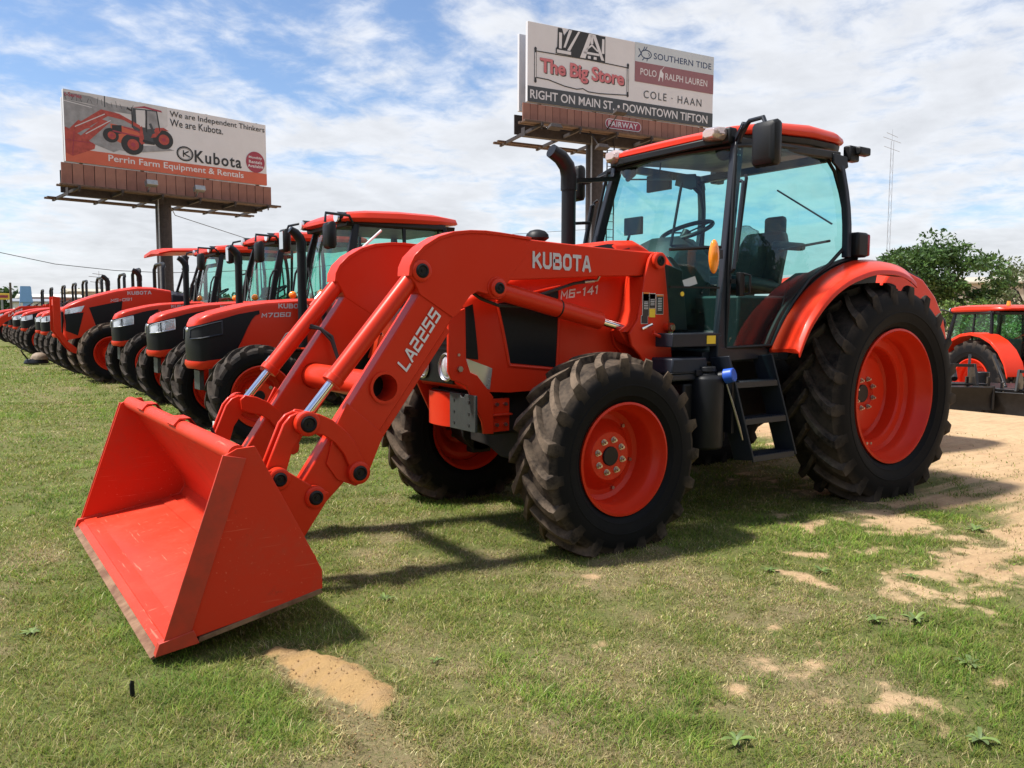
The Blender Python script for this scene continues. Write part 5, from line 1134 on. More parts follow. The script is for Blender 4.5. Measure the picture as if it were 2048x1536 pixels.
# ---- open-station tractors farther along
op = empty('open_tractor'); utility_hood(op, light=True); utility_base(op, tm='tyre_clean', nuts=0); rops(op); seat_and_wheel(op, 1.95, 1.78)
opl = ['red roll-bar tractor directly beyond the canopy tractor, mostly hidden behind it', 'red roll-bar tractor second beyond the canopy tractor, nose behind the guard',
       'red roll-bar tractor third beyond the canopy tractor', 'red roll-bar tractor fourth beyond the canopy tractor, clear headlight showing', 'red roll-bar tractor fifth beyond the canopy tractor, next to the row tractor with a loader',
       'red roll-bar tractor with a raised loader arm near the left picture edge', 'red roll-bar tractor just beyond the row tractor that has a loader', 'red roll-bar tractor next to last at the far end of the row', 'last red roll-bar tractor at the far end of the row']
for i, (y, x, z) in enumerate(((-17.4, .15, .03), (-20.5, .12, .02), (-23.5, .0, 0), (-26.9, .15, 0), (-30.3, .17, 0), (-33.9, .1, 0), (-37.6, .1, 0), (-41.6, .2, 0), (-46.0, .2, 0))):
    o = op if i == 0 else copy_tree(op)
    o.location = (x, y, z); o.rotation_euler = (0, 0, R(random.uniform(-1, 1))); tag(o, opl[i], 'tractor', GROUP)
    if i == 5:
        for sd in (1, -1):
            k = MB(); k.prism([(2.3, 1.65), (3.3, 1.62), (4.0, 1.2), (4.55, .5), (4.45, .38), (3.85, 1.0), (3.2, 1.36), (2.3, 1.45)], .46, .56); k.prism([(2.25, 1.7), (2.45, 1.7), (2.5, .9), (2.2, .9)], .44, .58)
            a_ = (k if sd > 0 else k.mirror()).build('loader_arm', 'red_paint_row', o, .006)
            if sd > 0: text_on('model_lettering', 'LA765', 'letter_white', a_, lambda u, v: (3.75 - u * .5, .565, 1.20 + u * .24 + v * .11))
        k = MB(); k.prism([(4.55, .62), (5.0, .25), (4.95, .06), (4.45, .08), (4.40, .30)], -.9, .9); k.build('bucket', 'red_paint_row', o, .006)
stack(op, 2.45, -.40, 1.2, 2.25)
# small mower deck left on the grass by the row
md = empty('mower_deck', (3.95, -20.9, 0)); md.scale = (.58, .58, .72); m = MB(); m.loft([[(r * math.cos(a), r * .7 * math.sin(a), z) for a in [2 * math.pi * i / 20 for i in range(20)]] for r, z in ((.50, .02), (.52, .06), (.48, .14), (.40, .20))]); m.build('deck_pan', 'black_paint', md)
m = MB(); m.loft([[(-.12 + r * math.cos(a), r * math.sin(a), z) for a in [2 * math.pi * i / 18 for i in range(18)]] for r, z in ((.36, .18), (.34, .28), (.25, .38), (.12, .43))]); m.build('deck_cover', 'beige_drum', md)
m = MB(); m.tube([(.30, .1, .15), (.52, .1, .40), (.60, .1, .52), (.50, .1, .62), (.38, .1, .55)], .03); m.build('deck_handle', 'black_paint', md)
tag(md, 'low black mower deck with tan cover lying in front of the row', 'mower deck')

# ================================================================== right-hand side: baler, parked tractor, blades
bl = empty('round_baler', (-1.9, -.6, 0)); m = MB()
out = [(.0, 1.80), (-.30, 1.84), (-.62, 1.76), (-.88, 1.58), (-1.06, 1.36), (-1.15, 1.12), (-1.165, .80), (-1.13, .50), (-1.02, .26), (-.80, .16), (.0, .30), (.3, .7), (.3, 1.5)]
m.prism(out, -.85, .45); m.build('baler_housing', 'red_paint_row', bl, .02)
m = MB(); m.loft([[(x + dx, y0, z + dz), (x + dx, y1, z + dz), (x, y1, z), (x, y0, z)] for (x, z), (dx, dz) in zip(out[1:5], ((0, .03), (-.015, .03), (-.025, .02), (-.03, .01))) for y0, y1 in ((-.86, .40),)]); m.build('top_strip', 'slate_paint', bl, .004)
for z in (.98, .92, .86, .58, .52, .46):
    m = MB(); m.box((-1.168, .36, z), (.02, .10, .045)); m.build('chrome_slot', 'chrome', bl, .006)
for y in (.46, -1.0): MB().cyl((-.4, y, .30), (-.4, y + .14, .30), .30).build('baler_wheel', 'tyre_clean', bl, .02)
tag(bl, 'rounded red machine housing with chrome slots behind the loader tractor rear wheel', 'machine')
def gzs(x, y): return float(gz(np.array(float(x)), np.array(float(y))))
pk = copy_tree(base); pk.rotation_euler = (0, 0, R(-112)); pk.location = (-13.4, -3.5, gzs(-13.4, -6)) 
if 'group' in pk: del pk['group']
tag(pk, 'red cab tractor seen from behind at the right edge, parked beyond black blades', 'tractor')
for ch in pk.children:
    if ch.name.startswith('rear_wheel'): ch.scale = (1.25, 1.1, 1.25); ch.location.z = .90
    elif ch.name.startswith('rear_fender'): ch.location = (-.27, 0, -.02); ch.scale = (1.28, 1.06, 1.30)
m = MB(); m.cyl((.75, .30, 2.60), (.75, .30, 2.70), .05, .035); m.build('beacon', 'amber_lens', pk)
m = MB(); m.box((.60, 0, .95), (.25, .9, .5)); m.bar((.5, .35, .6), (-.2, .42, .45), .06, .09); m.bar((.5, -.35, .6), (-.2, -.42, .45), .06, .09); m.cyl((.5, .1, 1.0), (.1, .1, .9), .04); m.build('rear_hitch', 'dark_casting', pk, .02)
def blade(loc, rz, label, wd=1.7):
    r_ = empty('box_blade', loc, rz)
    m = MB(); m.prism([(0, .0), (.07, .0), (.10, .22), (.03, .40), (-.05, .40), (.02, .22)], -wd / 2, wd / 2); m.build('mouldboard', 'implement_black', r_, .008)
    for y in (-wd / 2, wd / 2):
        m = MB(); m.prism([(-.05, .02), (.62, .02), (.66, .15), (.50, .38), (-.05, .42)], y - .015, y + .015); m.build('side_plate', 'implement_black', r_, .005)
    m = MB(); m.box((.30, 0, .42), (.16, wd, .035)); m.build('top_shelf', 'implement_black', r_, .006)
    for y in (-.28, .28):
        m = MB(); m.prism([(.05, .42), (.35, .42), (.50, .52), (.28, .78), (.20, .78)], y - .02, y + .02); m.build('hitch_plate', 'implement_black', r_, .005)
    m = MB(); m.bar((.24, -.28, .75), (.24, .28, .75), .05, .05); m.build('hitch_bar', 'implement_black', r_)
    for y in (-.55, -.2, .2, .55):
        m = MB(); m.prism([(.28, .55), (.34, .55), (.40, .10), (.33, .0), (.27, .12)], y - .02, y + .02); m.build('ripper_shank', 'implement_black', r_, .004)
    return tag(r_, label, 'blade', 'black grading blades on the dirt')
bg_ = [((-8.25, -2.62), 228, 'black box blade on the dirt, left one beside the rounded red housing', 1.0), ((-8.85, -1.75), 190, 'black box blade on the dirt, right one cut by the picture edge', 1.5)]
for (x, y), a, lb, w_ in bg_: blade((x, y, gzs(x, y)), R(a), lb, w_)
cu_ = empty('rotary_cutter', (-10.3, -3.3, gzs(-10.3, -3.3)), R(215))
m = MB(); m.prism([(-.8, .30), (.8, .30), (.86, .52), (.4, .62), (-.8, .62)], -.75, .75); m.build('cutter_deck', 'implement_black', cu_, .02)
m = MB(); m.bar((-.6, -.3, .6), (.1, -.2, 1.15), .05, .08); m.bar((-.6, .3, .6), (.1, .2, 1.15), .05, .08); m.cyl((0, 0, .62), (0, 0, .85), .14); m.cyl((-.3, .5, .72), (-.1, .5, .86), .06); m.build('cutter_hitch', 'implement_black', cu_, .01)
m = MB(); m.cyl((.95, -.08, .25), (.95, .08, .25), .25); m.build('tail_wheel', 'tyre_clean', cu_, .02)
tag(cu_, 'black rotary cutter deck with raised hitch behind the box blades', 'cutter')
# ================================================================== billboards
def poster_xy(W, H, d=-.03):
    return lambda s, t_, off=0.0: (s * W, d - off, t_ * H)
def flat(pts, mat, parent, name, pf, off):
    m = MB(); m.add([pf(s, t_, off) for s, t_ in pts], [list(range(len(pts)))]); return m.build(name, mat, parent, recalc=False)
def quad(s0, s1, t0, t1): return [(s0, t0), (s1, t0), (s1, t1), (s0, t1)]
def line(pts, wd, mat, parent, name, pf, off, H_over_W, closed=False):
    m = MB(); P2 = [Vector((s, t_ * H_over_W)) for s, t_ in pts]
    if closed: P2.append(P2[0])
    for a, b_ in zip(P2[:-1], P2[1:]):
        d = (b_ - a); 
        if d.length < 1e-6: continue
        d.normalize(); n_ = Vector((-d.y, d.x)) * wd / 2; e = d * wd * .3
        m.add([pf(q.x, q.y / H_over_W, off) for q in (a - n_ - e, b_ - n_ + e, b_ + n_ + e, a + n_ - e)], [(0, 1, 2, 3)])
    return m.build(name, mat, parent, recalc=False)
def oval(cs, ct, rs, rt, n=24, a0=0, a1=360): return [(cs + rs * math.cos(R(a0 + (a1 - a0) * i / n)), ct + rt * math.sin(R(a0 + (a1 - a0) * i / n))) for i in range(n)]
def lettering(parent, body, mat, pf, s0, s1, t0, t1, off=.006, name='lettering'):
    return tag(text_on(name, body, mat, parent, lambda u, v: pf(s0 + (s1 - s0) * u, t0 + (t1 - t0) * v, off)), kind='stuff')
def billboard(base, h, W, H, z0, pole_u, pole_r, label, nboards, skirt):
    """local x runs along the face (left to right as read), -y towards the reader"""
    ux, uy_ = math.cos(h), math.sin(h)
    g0 = gzs(base[0], base[1])
    r_ = empty('billboard', (base[0], base[1], 0), h)
    sgn = 1
    # reader side must be local -y
    rd = Vector((-uy_, ux)); tocam = Vector((CAM[0] - base[0], CAM[1] - base[1]))
    assert rd.dot(tocam) < 0
    Z = z0
    pn = empty('sign_face'); pn.parent = r_; pn.location = (0, 0, Z)
    MB().box((W / 2, .06, H / 2), (W, .16, H)).build('poster_panel', 'print_white', pn, .01)
    MB().box((W / 2 + .35, 1.35, H / 2 - .06), (W, .14, H)).build('rear_panel', 'print_white', pn, .01)
    bw = (W + .45) / nboards
    me_ = MB().box((0, 0, 0), (bw * .94, .05, skirt)).mesh('skirt_board', 'billboard_brown'); me2 = MB().box((0, 0, 0), (bw * .94, .05, skirt)).mesh('skirt_board', 'billboard_brown_light')
    for i in range(nboards):
        o = bpy.data.objects.new('skirt_board', me_ if random.random() < .6 else me2); col.objects.link(o); o.parent = r_
        o.location = (-.2 + bw * (i + .5), .02 + random.uniform(-.006, .006), Z - skirt / 2 - .06)
    MB().box((W / 2, .10, Z - skirt / 2 - .06), (W + .3, .06, skirt * .96)).build('skirt_backing', 'billboard_steel', r_)
    MB().box((W / 2 + .35, 1.40, Z - skirt / 2 - .2), (W + .3, .06, skirt)).build('rear_skirt', 'billboard_steel', r_)
    for x in (.5, W * .33, W * .66, W - .6):
        MB().box((x + .2, .70, Z + H * .3), (.10, 1.2, .10)).build('panel_strut', 'billboard_steel', r_); MB().box((x + .2, .70, Z - .2), (.10, 1.2, .10)).build('panel_strut', 'billboard_steel', r_)
        MB().box((x + .2, .25, Z + H * .42), (.12, .12, H * 1.2)).build('upright', 'billboard_steel', r_)
    zc = Z - skirt - .10
    for y in (-.55, -.15): MB().box((W / 2, y, zc), (W + .9, .14, .09)).build('catwalk_plank', 'billboard_wood', r_, .01)
    MB().box((W / 2, -.35, zc + .0), (W + .85, .24, .05)).build('catwalk_deck', 'billboard_wood', r_)
    for y in (2.3, 2.65): MB().box((W / 2 + .2, y, zc - .25), (W + .6, .14, .09)).build('rear_catwalk_plank', 'billboard_wood', r_, .01)
    for i in range(6):
        x = .3 + (W - .6) * i / 5
        MB().bar((x, -.7, zc - .08), (x, 2.8, zc - .30), .09, .12).build('outrigger', 'billboard_steel', r_); MB().bar((x, -.62, zc), (x, -.62, zc - .25), .05, .05).build('hanger', 'billboard_steel', r_)
    MB().box((W / 2, .75, zc - .12), (W * .95, .3, .35)).build('main_beam', 'billboard_steel', r_)
    m = MB(); m.cyl((pole_u, .95, g0 - .3), (pole_u, .95, zc + .1), pole_r, None, 28); po = m.build('pole', 'billboard_steel', r_)
    MB().bar((pole_u - pole_r - .03, .6, g0), (pole_u - pole_r - .03, .6, zc), .05, .05).build('conduit', 'galvanised', po)
    return r_, pn, zc
B1, P1, zc1 = billboard((1.264, -36.466), 3.344, 9.60, 3.05, 7.911, 4.6, .36, '', 22, .98)
tag(B1, 'billboard with a red tractor picture and orange band, standing above the row', 'billboard')
pf = poster_xy(9.60, 3.05); HW = 3.05 / 9.6
flat(quad(0, 1, 0, .19), 'print_orange', P1, 'orange_band', pf, .002)
flat([(0, .19), (.26, .19), (.36, .42), (.47, .72), (.47, 1), (0, 1)], 'print_pale', P1, 'road_picture', pf, .002)
flat([(0, .40), (.21, .21), (.33, .40), (.36, .62), (.20, .82), (0, .86)], 'print_grey', P1, 'road_picture', pf, .0035)
flat([(0, .86), (.10, .85), (.22, .80), (.34, .80), (.34, .90), (.2, .90), (.1, .97), (0, .98)], 'print_grey', P1, 'tree_picture', pf, .004)
flat([(0, .835), (.12, .80), (.12, .808), (0, .845)], 'print_white', P1, 'road_picture', pf, .005)
flat([(0, .96), (.29, .96), (.29, 1.0), (0, 1.0)], 'print_pale', P1, 'sky_picture', pf, .0055)
flat([(.175, .84), (.18, .84), (.18, 1.0), (.175, 1.0)], 'print_slate', P1, 'pole_picture', pf, .006)
# printed tractor
pt = lambda pts, mat, off: flat(pts, mat, P1, 'tractor_picture', pf, off)
pt([(0, .48), (.04, .43), (.13, .28), (.125, .22), (.03, .08), (.0, .12)], 'print_red', .007); pt([(.0, .48), (.045, .43), (.115, .52), (.06, .60), (.02, .46)], 'print_red', .0075)
pt([(.02, .46), (.05, .40), (.19, .72), (.26, .70), (.34, .60), (.335, .66), (.24, .78), (.16, .80)], 'print_red', .010); pt([(.06, .36), (.10, .32), (.20, .64), (.16, .66)], 'print_red', .0105)
pt([(.20, .62), (.30, .60), (.345, .52), (.345, .36), (.24, .36), (.20, .42)], 'print_orange', .0078); pt([(.205, .60), (.25, .62), (.25, .50), (.21, .46)], 'print_black', .0085)
pt([(.305, .90), (.42, .92), (.435, .60), (.40, .40), (.335, .40), (.30, .62)], 'print_slate', .0076); pt([(.318, .88), (.365, .895), (.36, .64), (.32, .64)], 'print_pale', .0083); pt([(.372, .895), (.415, .90), (.425, .66), (.37, .62)], 'print_grey', .0083)
pt([(.30, .905), (.36, .955), (.44, .93), (.445, .905), (.36, .925)], 'print_maroon', .0088); pt([(.335, .62), (.345, .66), (.355, .40), (.34, .38), (.33, .42)], 'print_red', .0115)
pt([(.385, .50), (.41, .66), (.45, .68), (.475, .64), (.44, .64), (.41, .52)], 'print_red', .012)
for cs, ct, r_ in ((.297, .36, .052), (.445, .50, .050), (.20, .45, .036)):
    pt(oval(cs, ct, r_, r_ * .92 / HW * 1.0), 'print_black', .0092); pt(oval(cs + .004, ct, r_ * .52, r_ * .50 / HW), 'print_red', .0125); pt(oval(cs + .004, ct, r_ * .2, r_ * .2 / HW), 'print_maroon', .013)
for a, b_, c, wd in (((.045, .50), (.175, .74), 'print_pale', .004), ((.09, .42), (.20, .66), 'print_pale', .004), ((.30, .90), (.30, .62), 'print_black', .005), ((.366, .905), (.366, .58), 'print_black', .006), ((.418, .905), (.43, .62), 'print_black', .004), ((.295, .86), (.28, .88), 'print_black', .008),
                     ((.21, .52), (.33, .49), 'print_maroon', .006), ((.26, .60), (.335, .56), 'print_maroon', .005), ((.35, .44), (.40, .42), 'print_black', .012), ((.0, .30), (.12, .30), 'print_maroon', .003), ((.04, .43), (.03, .10), 'print_maroon', .003), ((.385, .70), (.40, .58), 'print_slate', .012)):
    line([a, b_], wd, c, P1, 'tractor_picture', pf, .0140, HW)
flat([(.14, .27), (.30, .24), (.50, .36), (.44, .40), (.22, .32)], 'print_grey', P1, 'shadow_picture', pf, .0065)
for i in range(14): s0 = .012 + .022 * i; line([(s0, .86), (s0 + random.uniform(-.01, .01), .90 + random.uniform(.0, .06))], .002, 'print_slate', P1, 'tree_picture', pf, .0062, HW)
lettering(P1, 't-Series', 'print_maroon', pf, .004, .078, .905, .965, .010); lettering(P1, 'We are Independent Thinkers', 'print_black', pf, .482, .992, .845, .955); lettering(P1, 'We are Kubota.', 'print_black', pf, .482, .757, .725, .835)
lettering(P1, 'Kubota', 'print_black', pf, .602, .855, .225, .415); lettering(P1, 'Perrin Farm Equipment & Rentals', 'print_white', pf, .185, .865, .045, .165, .008)
line(oval(.553, .335, .040, .105), .006, 'print_black', P1, 'emblem', pf, .006, HW, True); line(oval(.553, .335, .034, .085), .003, 'print_grey', P1, 'emblem', pf, .007, HW, True)
line([(.545, .38), (.545, .29)], .006, 'print_black', P1, 'emblem', pf, .007, HW); line([(.57, .375), (.548, .335), (.575, .295)], .006, 'print_black', P1, 'emblem', pf, .0075, HW)
flat(oval(.935, .36, .054, .172, 36), 'print_maroon', P1, 'round_badge', pf, .008)
for k, tx in enumerate(('Monthly', 'Rentals', 'Available')): w2 = (.038, .038, .045)[k]; lettering(P1, tx, 'print_white', pf, .935 - w2, .935 + w2, .405 - .068 * k, .455 - .068 * k, .011)
for x in (3.35, 5.62):
    m = MB(); m.box((x, -.75, zc1 + .42), (.50, .30, .24), Matrix.Rotation(R(-18), 3, 'X')); m.bar((x, -.6, zc1 + .3), (x, -.3, zc1), .06, .06); m.build('sign_lamp', 'galvanised', B1, .02)

B2, P2, zc2 = billboard((-13.286, -22.47), -3.241, 9.49, 3.05, 9.642, 3.85, .37, '', 29, .78)
tag(B2, 'billboard with white poster and dark bottom band, rising behind the loader tractor cab', 'billboard')
pf2 = poster_xy(9.49, 3.05); HW = 3.05 / 9.49
flat(quad(0, 1, 0, .20), 'print_slate', P2, 'dark_band', pf2, .002); flat(quad(.545, 1, .745, 1), 'print_grey_blue', P2, 'pale_band', pf2, .002); flat(quad(.545, 1, .475, .745), 'print_dusty_maroon', P2, 'maroon_band', pf2, .003)
lettering(P2, 'RIGHT ON MAIN ST. \u2022 DOWNTOWN TIFTON', 'print_white', pf2, .012, .968, .045, .158); lettering(P2, 'SOUTHERN TIDE', 'print_blue', pf2, .648, .985, .815, .90)
lettering(P2, 'POLO', 'print_white', pf2, .575, .665, .575, .665); lettering(P2, 'RALPH LAUREN', 'print_white', pf2, .715, .962, .565, .655); lettering(P2, 'COLE \u00b7 HAAN', 'print_slate', pf2, .595, .93, .27, .375)
lettering(P2, 'The Big Store', 'print_black', pf2, .063, .492, .325, .565, .005); lettering(P2, 'The Big Store', 'print_pink', pf2, .058, .487, .335, .575, .008)
# rider emblem, small fish emblem
flat([(.675, .53), (.68, .60), (.683, .66), (.690, .70), (.697, .66), (.705, .64), (.703, .58), (.70, .52), (.697, .58), (.686, .59), (.681, .53)], 'print_white', P2, 'emblem', pf2, .007); line([(.692, .68), (.708, .74)], .002, 'print_white', P2, 'emblem', pf2, .007, HW)
line(oval(.606, .86, .028, .055), .0045, 'print_blue', P2, 'emblem', pf2, .006, HW, True); line([(.578, .86), (.565, .92)], .005, 'print_blue', P2, 'emblem', pf2, .006, HW); line([(.578, .86), (.563, .81)], .005, 'print_blue', P2, 'emblem', pf2, .0065, HW)
for a in ((.590, .91, .597, .955), (.60, .915, .61, .96), (.595, .805, .585, .775), (.612, .80, .61, .77)): line([a[:2], a[2:]], .004, 'print_blue', P2, 'emblem', pf2, .006, HW)
line([(.617, .88), (.625, .86), (.62, .84)], .003, 'print_blue', P2, 'emblem', pf2, .007, HW)
# scroll frame and timber derrick drawing
line([(.042, .645), (.30, .65), (.505, .635)], .004, 'print_black', P2, 'scroll_frame', pf2, .006, HW); line([(.042, .315), (.10, .31), (.18, .26), (.24, .245), (.272, .265), (.30, .235), (.36, .235), (.505, .27)], .004, 'print_black', P2, 'scroll_frame', pf2, .006, HW)
for s0 in (.037, .507):
    line([(s0, .28), (s0, .66)], .010, 'print_black', P2, 'scroll_post', pf2, .0065, HW); line([(s0, .32), (s0, .62)], .005, 'print_white', P2, 'scroll_post', pf2, .0075, HW)
    for t0 in (.27, .47, .67): flat(oval(s0, t0, .006, .025, 12), 'print_black', P2, 'scroll_post', pf2, .007)
flat([(.135, .66), (.385, .65), (.385, .985), (.355, .985), (.345, .99), (.20, .995), (.175, .90), (.165, .985), (.145, .985), (.142, .75), (.135, .72)], 'print_black', P2, 'derrick_drawing', pf2, .006)
for q in ([(.15, .73), (.163, .73), (.165, .93), (.15, .93)], [(.19, .72), (.245, .985), (.255, .985), (.205, .72)], [(.255, .66), (.30, .985), (.317, .985), (.283, .66)], [(.315, .985), (.333, .985), (.38, .67), (.365, .67)], [(.275, .72), (.355, .72), (.352, .75), (.277, .75)], [(.285, .78), (.315, .86), (.35, .78), (.343, .77), (.315, .83), (.29, .77)], [(.308, .86), (.322, .86), (.322, .97), (.308, .97)], [(.14, .67), (.21, .67), (.21, .71), (.14, .71)], [(.295, .665), (.31, .665), (.31, .70), (.295, .70)], [(.325, .665), (.34, .665), (.34, .70), (.325, .70)], [(.366, .76), (.38, .76), (.38, .95), (.368, .95)], [(.172, .75), (.182, .75), (.215, .985), (.20, .985)]):
    flat(q, 'print_white', P2, 'derrick_drawing', pf2, .0085)
bd = MB(); bd.add([(4.62 + (.72 * (1 if math.cos(a) > 0 else -1)) + .2 * math.cos(a), -.03, 9.642 - .42 + .2 * math.sin(a)) for a in [2 * math.pi * (i + .5) / 24 for i in range(24)]], [list(range(24))]); bo = bd.build('owner_badge', 'print_white', B2, recalc=False)
bd = MB(); bd.add([(4.62 + (.72 * (1 if math.cos(a) > 0 else -1)) + .17 * math.cos(a), -.034, 9.642 - .42 + .17 * math.sin(a)) for a in [2 * math.pi * (i + .5) / 24 for i in range(24)]], [list(range(24))]); bd.build('badge_field', 'print_maroon', bo, recalc=False)
text_on('lettering', 'FAIRWAY', 'print_white', bo, lambda u, v: (3.85 + 1.50 * u, -.038, 9.642 - .53 + .23 * v))
for x, y, z in ((3.35, -1.5, .20), (.2, -1.75, -.75), (2.6, -1.4, -1.2)):
    m = MB(); m.box((x, y, zc2 + .35 + z), (.55, .30, .16), Matrix.Rotation(R(-15), 3, 'X'), .75); m.bar((x, y + .1, zc2 + .3 + z), (x + .2, -.2, zc2), .04, .04); m.build('sign_lamp', 'billboard_steel', B2, .01)
m = MB()
for y0 in (-.02, .32): m.bar((-.3, -1.1 + y0, 0), (-.3, -1.1 + y0, 0.01), .01, .01)
# access ladder on the pole
ld = MB()
for dx in (-.18, .18): MB().bar((3.85 + .55 + dx, .55, gzs(-17, -22)), (3.85 + .55 + dx, .55, zc2), .04, .04).build('ladder_rail', 'billboard_steel', B2)
for i in range(24): MB().bar((3.85 + .37, .55, 1.0 + .33 * i), (3.85 + .73, .55, 1.0 + .33 * i), .025, .025).build('ladder_rung', 'billboard_steel', B2)

# ================================================================== trees, bushes, far things
def leafmat(name):
    m, t, b = newmat(name); q = t.nodes.new('ShaderNodeAttribute'); q.attribute_name = 'tint'; t.links.new(q.outputs['Color'], b.inputs['Base Color'])
    b.inputs['Roughness'].default_value = .5; b.inputs['Specular IOR Level'].default_value = .3
    tl = t.nodes.new('ShaderNodeBsdfTranslucent'); t.links.new(q.outputs['Color'], tl.inputs[0]); ms = t.nodes.new('ShaderNodeMixShader'); ms.inputs[0].default_value = .3
    t.links.new(b.outputs[0], ms.inputs[1]); t.links.new(tl.outputs[0], ms.inputs[2]); t.links.new(ms.outputs[0], t.nodes['Material Output'].inputs[0])
leafmat('leaves')
def leaves(name, centres, radii, per, size, cols, parent, flat_=.6):
    """leaf quads scattered in small clumps; centres Nx3, radii N"""
    cs = np.repeat(centres, per, 0); rs = np.repeat(radii, per); n = len(cs)
    d = rng.normal(size=(n, 3)); d /= np.linalg.norm(d, axis=1)[:, None]; d *= (rng.random(n) ** .45)[:, None]
    p = cs + d * rs[:, None] * np.array([1, 1, flat_])
    u = rng.normal(size=(n, 3)); u /= np.linalg.norm(u, axis=1)[:, None]; v = np.cross(u, rng.normal(size=(n, 3))); v /= np.linalg.norm(v, axis=1)[:, None]
    L = size * (.6 + .8 * rng.random(n)); u *= L[:, None]; v *= (L * .45)[:, None]
    V = np.stack([p - u, p + v, p + u, p - v], 1)
    me = bpy.data.meshes.new(name); me.vertices.add(n * 4); me.vertices.foreach_set('co', V.ravel().astype(np.float32)); me.loops.add(n * 4); me.loops.foreach_set('vertex_index', np.arange(n * 4, dtype=np.int32))
    me.polygons.add(n); me.polygons.foreach_set('loop_start', np.arange(n, dtype=np.int32) * 4); me.update(calc_edges=True)
    c = np.array(cols)[rng.integers(0, len(cols), n)] * (.7 + .6 * rng.random(n))[:, None]; C4 = np.ones((n, 4, 4)); C4[:, :, :3] = c[:, None]
    a = me.attributes.new('tint', 'FLOAT_COLOR', 'POINT'); a.data.foreach_set('color', C4.ravel().astype(np.float32)); me.materials.append(MATS['leaves'])
    o = bpy.data.objects.new(name, me); col.objects.link(o); o.parent = parent; return o
def tree(name, loc, H, cw, crown_lo, label, cols, nclump=70, per=150, leaf=.13, clump_r=.75, group=None, fork=5, top_flat=.75, seed=1):
    r_ = empty(name, loc); rg = np.random.default_rng(seed)
    zc = (H + crown_lo) / 2; hh = (H - crown_lo) / 2
    C = []
    while len(C) < nclump:
        q = rg.uniform(-1, 1, 3)
        rad = np.linalg.norm(q)
        if rad < 1 and rad > .35 and (q[2] > -.75 or np.hypot(q[0], q[1]) < .7): C.append((q[0] * cw / 2, q[1] * cw / 2, zc + q[2] * hh * (1 - .0 * abs(q[0]))))
    C = np.array(C); rad = clump_r * (.55 + .75 * rg.random(nclump))
    leaves('crown', C, rad, per, leaf, cols, r_)
    m = MB(); fz = crown_lo * .8 + .1; m.tube([(0, 0, -.2), (.05, 0, fz * .5), (0, .05, fz)], [.05 * H ** .9 * .5 + .05, .04 * H ** .9 * .5 + .04, .035 * H ** .9 * .5 + .03], 9)
    lead = []
    for i in range(fork):
        a = 2 * math.pi * i / fork + rg.uniform(-.4, .4); e = (math.cos(a) * cw * .28, math.sin(a) * cw * .28, zc + hh * rg.uniform(-.1, .5)); lead.append(e)
        m.tube([(0, .05, fz - .05), (e[0] * .35, e[1] * .35, fz + (e[2] - fz) * .45), e], [.028 * H * .5 + .02, .02 * H * .5, .012 * H * .5], 7)
    for c in C[::2]:
        e = min(lead, key=lambda q: (q[0] - c[0]) ** 2 + (q[1] - c[1]) ** 2 + (q[2] - c[2]) ** 2); mid = ((e[0] * .6 + c[0] * .4) * .8, (e[1] * .6 + c[1] * .4) * .8, e[2] * .5 + c[2] * .5 - .2)
        m.tube([(e[0] * .5, e[1] * .5, fz + (e[2] - fz) * .6), mid, tuple(c)], [.045, .03, .012], 5)
    m.build('trunk', 'bark', r_)
    return tag(r_, label, 'tree', group)
DK = [(.030, .062, .018), (.042, .082, .022), (.055, .10, .028), (.026, .05, .02)]; MG = [(.045, .095, .022), (.062, .12, .028), (.08, .145, .035), (.035, .07, .02)]; LG = [(.10, .17, .035), (.13, .20, .04), (.08, .14, .03)]; PL = [(.12, .16, .06), (.16, .20, .09), (.09, .13, .045), (.22, .24, .15)]
tree('broadleaf_tree', (-36.0, -18.6, -1.16), 6.35, 7.0, 2.0, 'large dark green spreading tree beyond the loader tractor rear wheel', MG, 95, 170, .12, .80, seed=3)
tree('broadleaf_tree', (-48.2, -19.2, -1.16), 6.2, 4.6, .6, 'pale green feathery tree at the right picture edge', PL, 60, 120, .10, .70, seed=5)
for x, y, h, cw, lb, sd in ((-29.35, -14.3, 3.15, 2.2, 'light green bush below the large dark tree, left of the two', 8), (-30.2, -12.9, 3.05, 2.4, 'light green bush right above the parked cab tractor roof', 9)):
    r_ = tree('leafy_bush', (x, y, -1.16), h, cw, .1, lb, LG, 34, 120, .075, .5, seed=sd); r_['category'] = 'bush'
tree('broadleaf_tree', (-42.5, -15.2, -1.16), 3.7, 4.6, .3, 'dark green low tree behind the parked cab tractor', DK, 50, 110, .12, .75, seed=12)
wdm = empty('wood'); cs = []
for i in range(260): cs.append((random.uniform(-100, 6), -128 + random.uniform(-6, 6), random.uniform(.3, 3.4)))
leaves('foliage', np.array(cs), np.full(260, 1.9), 90, .45, DK, wdm, .8); tag(wdm, 'distant dark green treeline along the left horizon', 'trees', kind='stuff')
def hut(name, c, w_, d_, h, rz, wall, label, roof='galvanised', win=0):
    r_ = empty(name, c, rz); m = MB(); m.box((0, 0, h / 2), (w_, d_, h)); m.build('wall', wall, r_, .03)
    m = MB(); m.prism([(-d_ / 2 - .3, h), (d_ / 2 + .3, h), (d_ / 2 + .3, h + .12), (0, h + .12 + d_ * .05), (-d_ / 2 - .3, h + .12)], -w_ / 2 - .3, w_ / 2 + .3, 'x'); m.build('roof', roof, r_)
    for i in range(win):
        x = -w_ / 2 + w_ * (i + .5) / win; o = MB().box((x, d_ / 2 + .01, h * .5), (w_ / win * .45, .06, h * .35)).build('window', 'black_plastic', r_); MB().box((x, d_ / 2 + .05, h * .31), (w_ / win * .5, .08, .08)).build('sill', 'white_wall', o)
    return tag(r_, label, 'building')
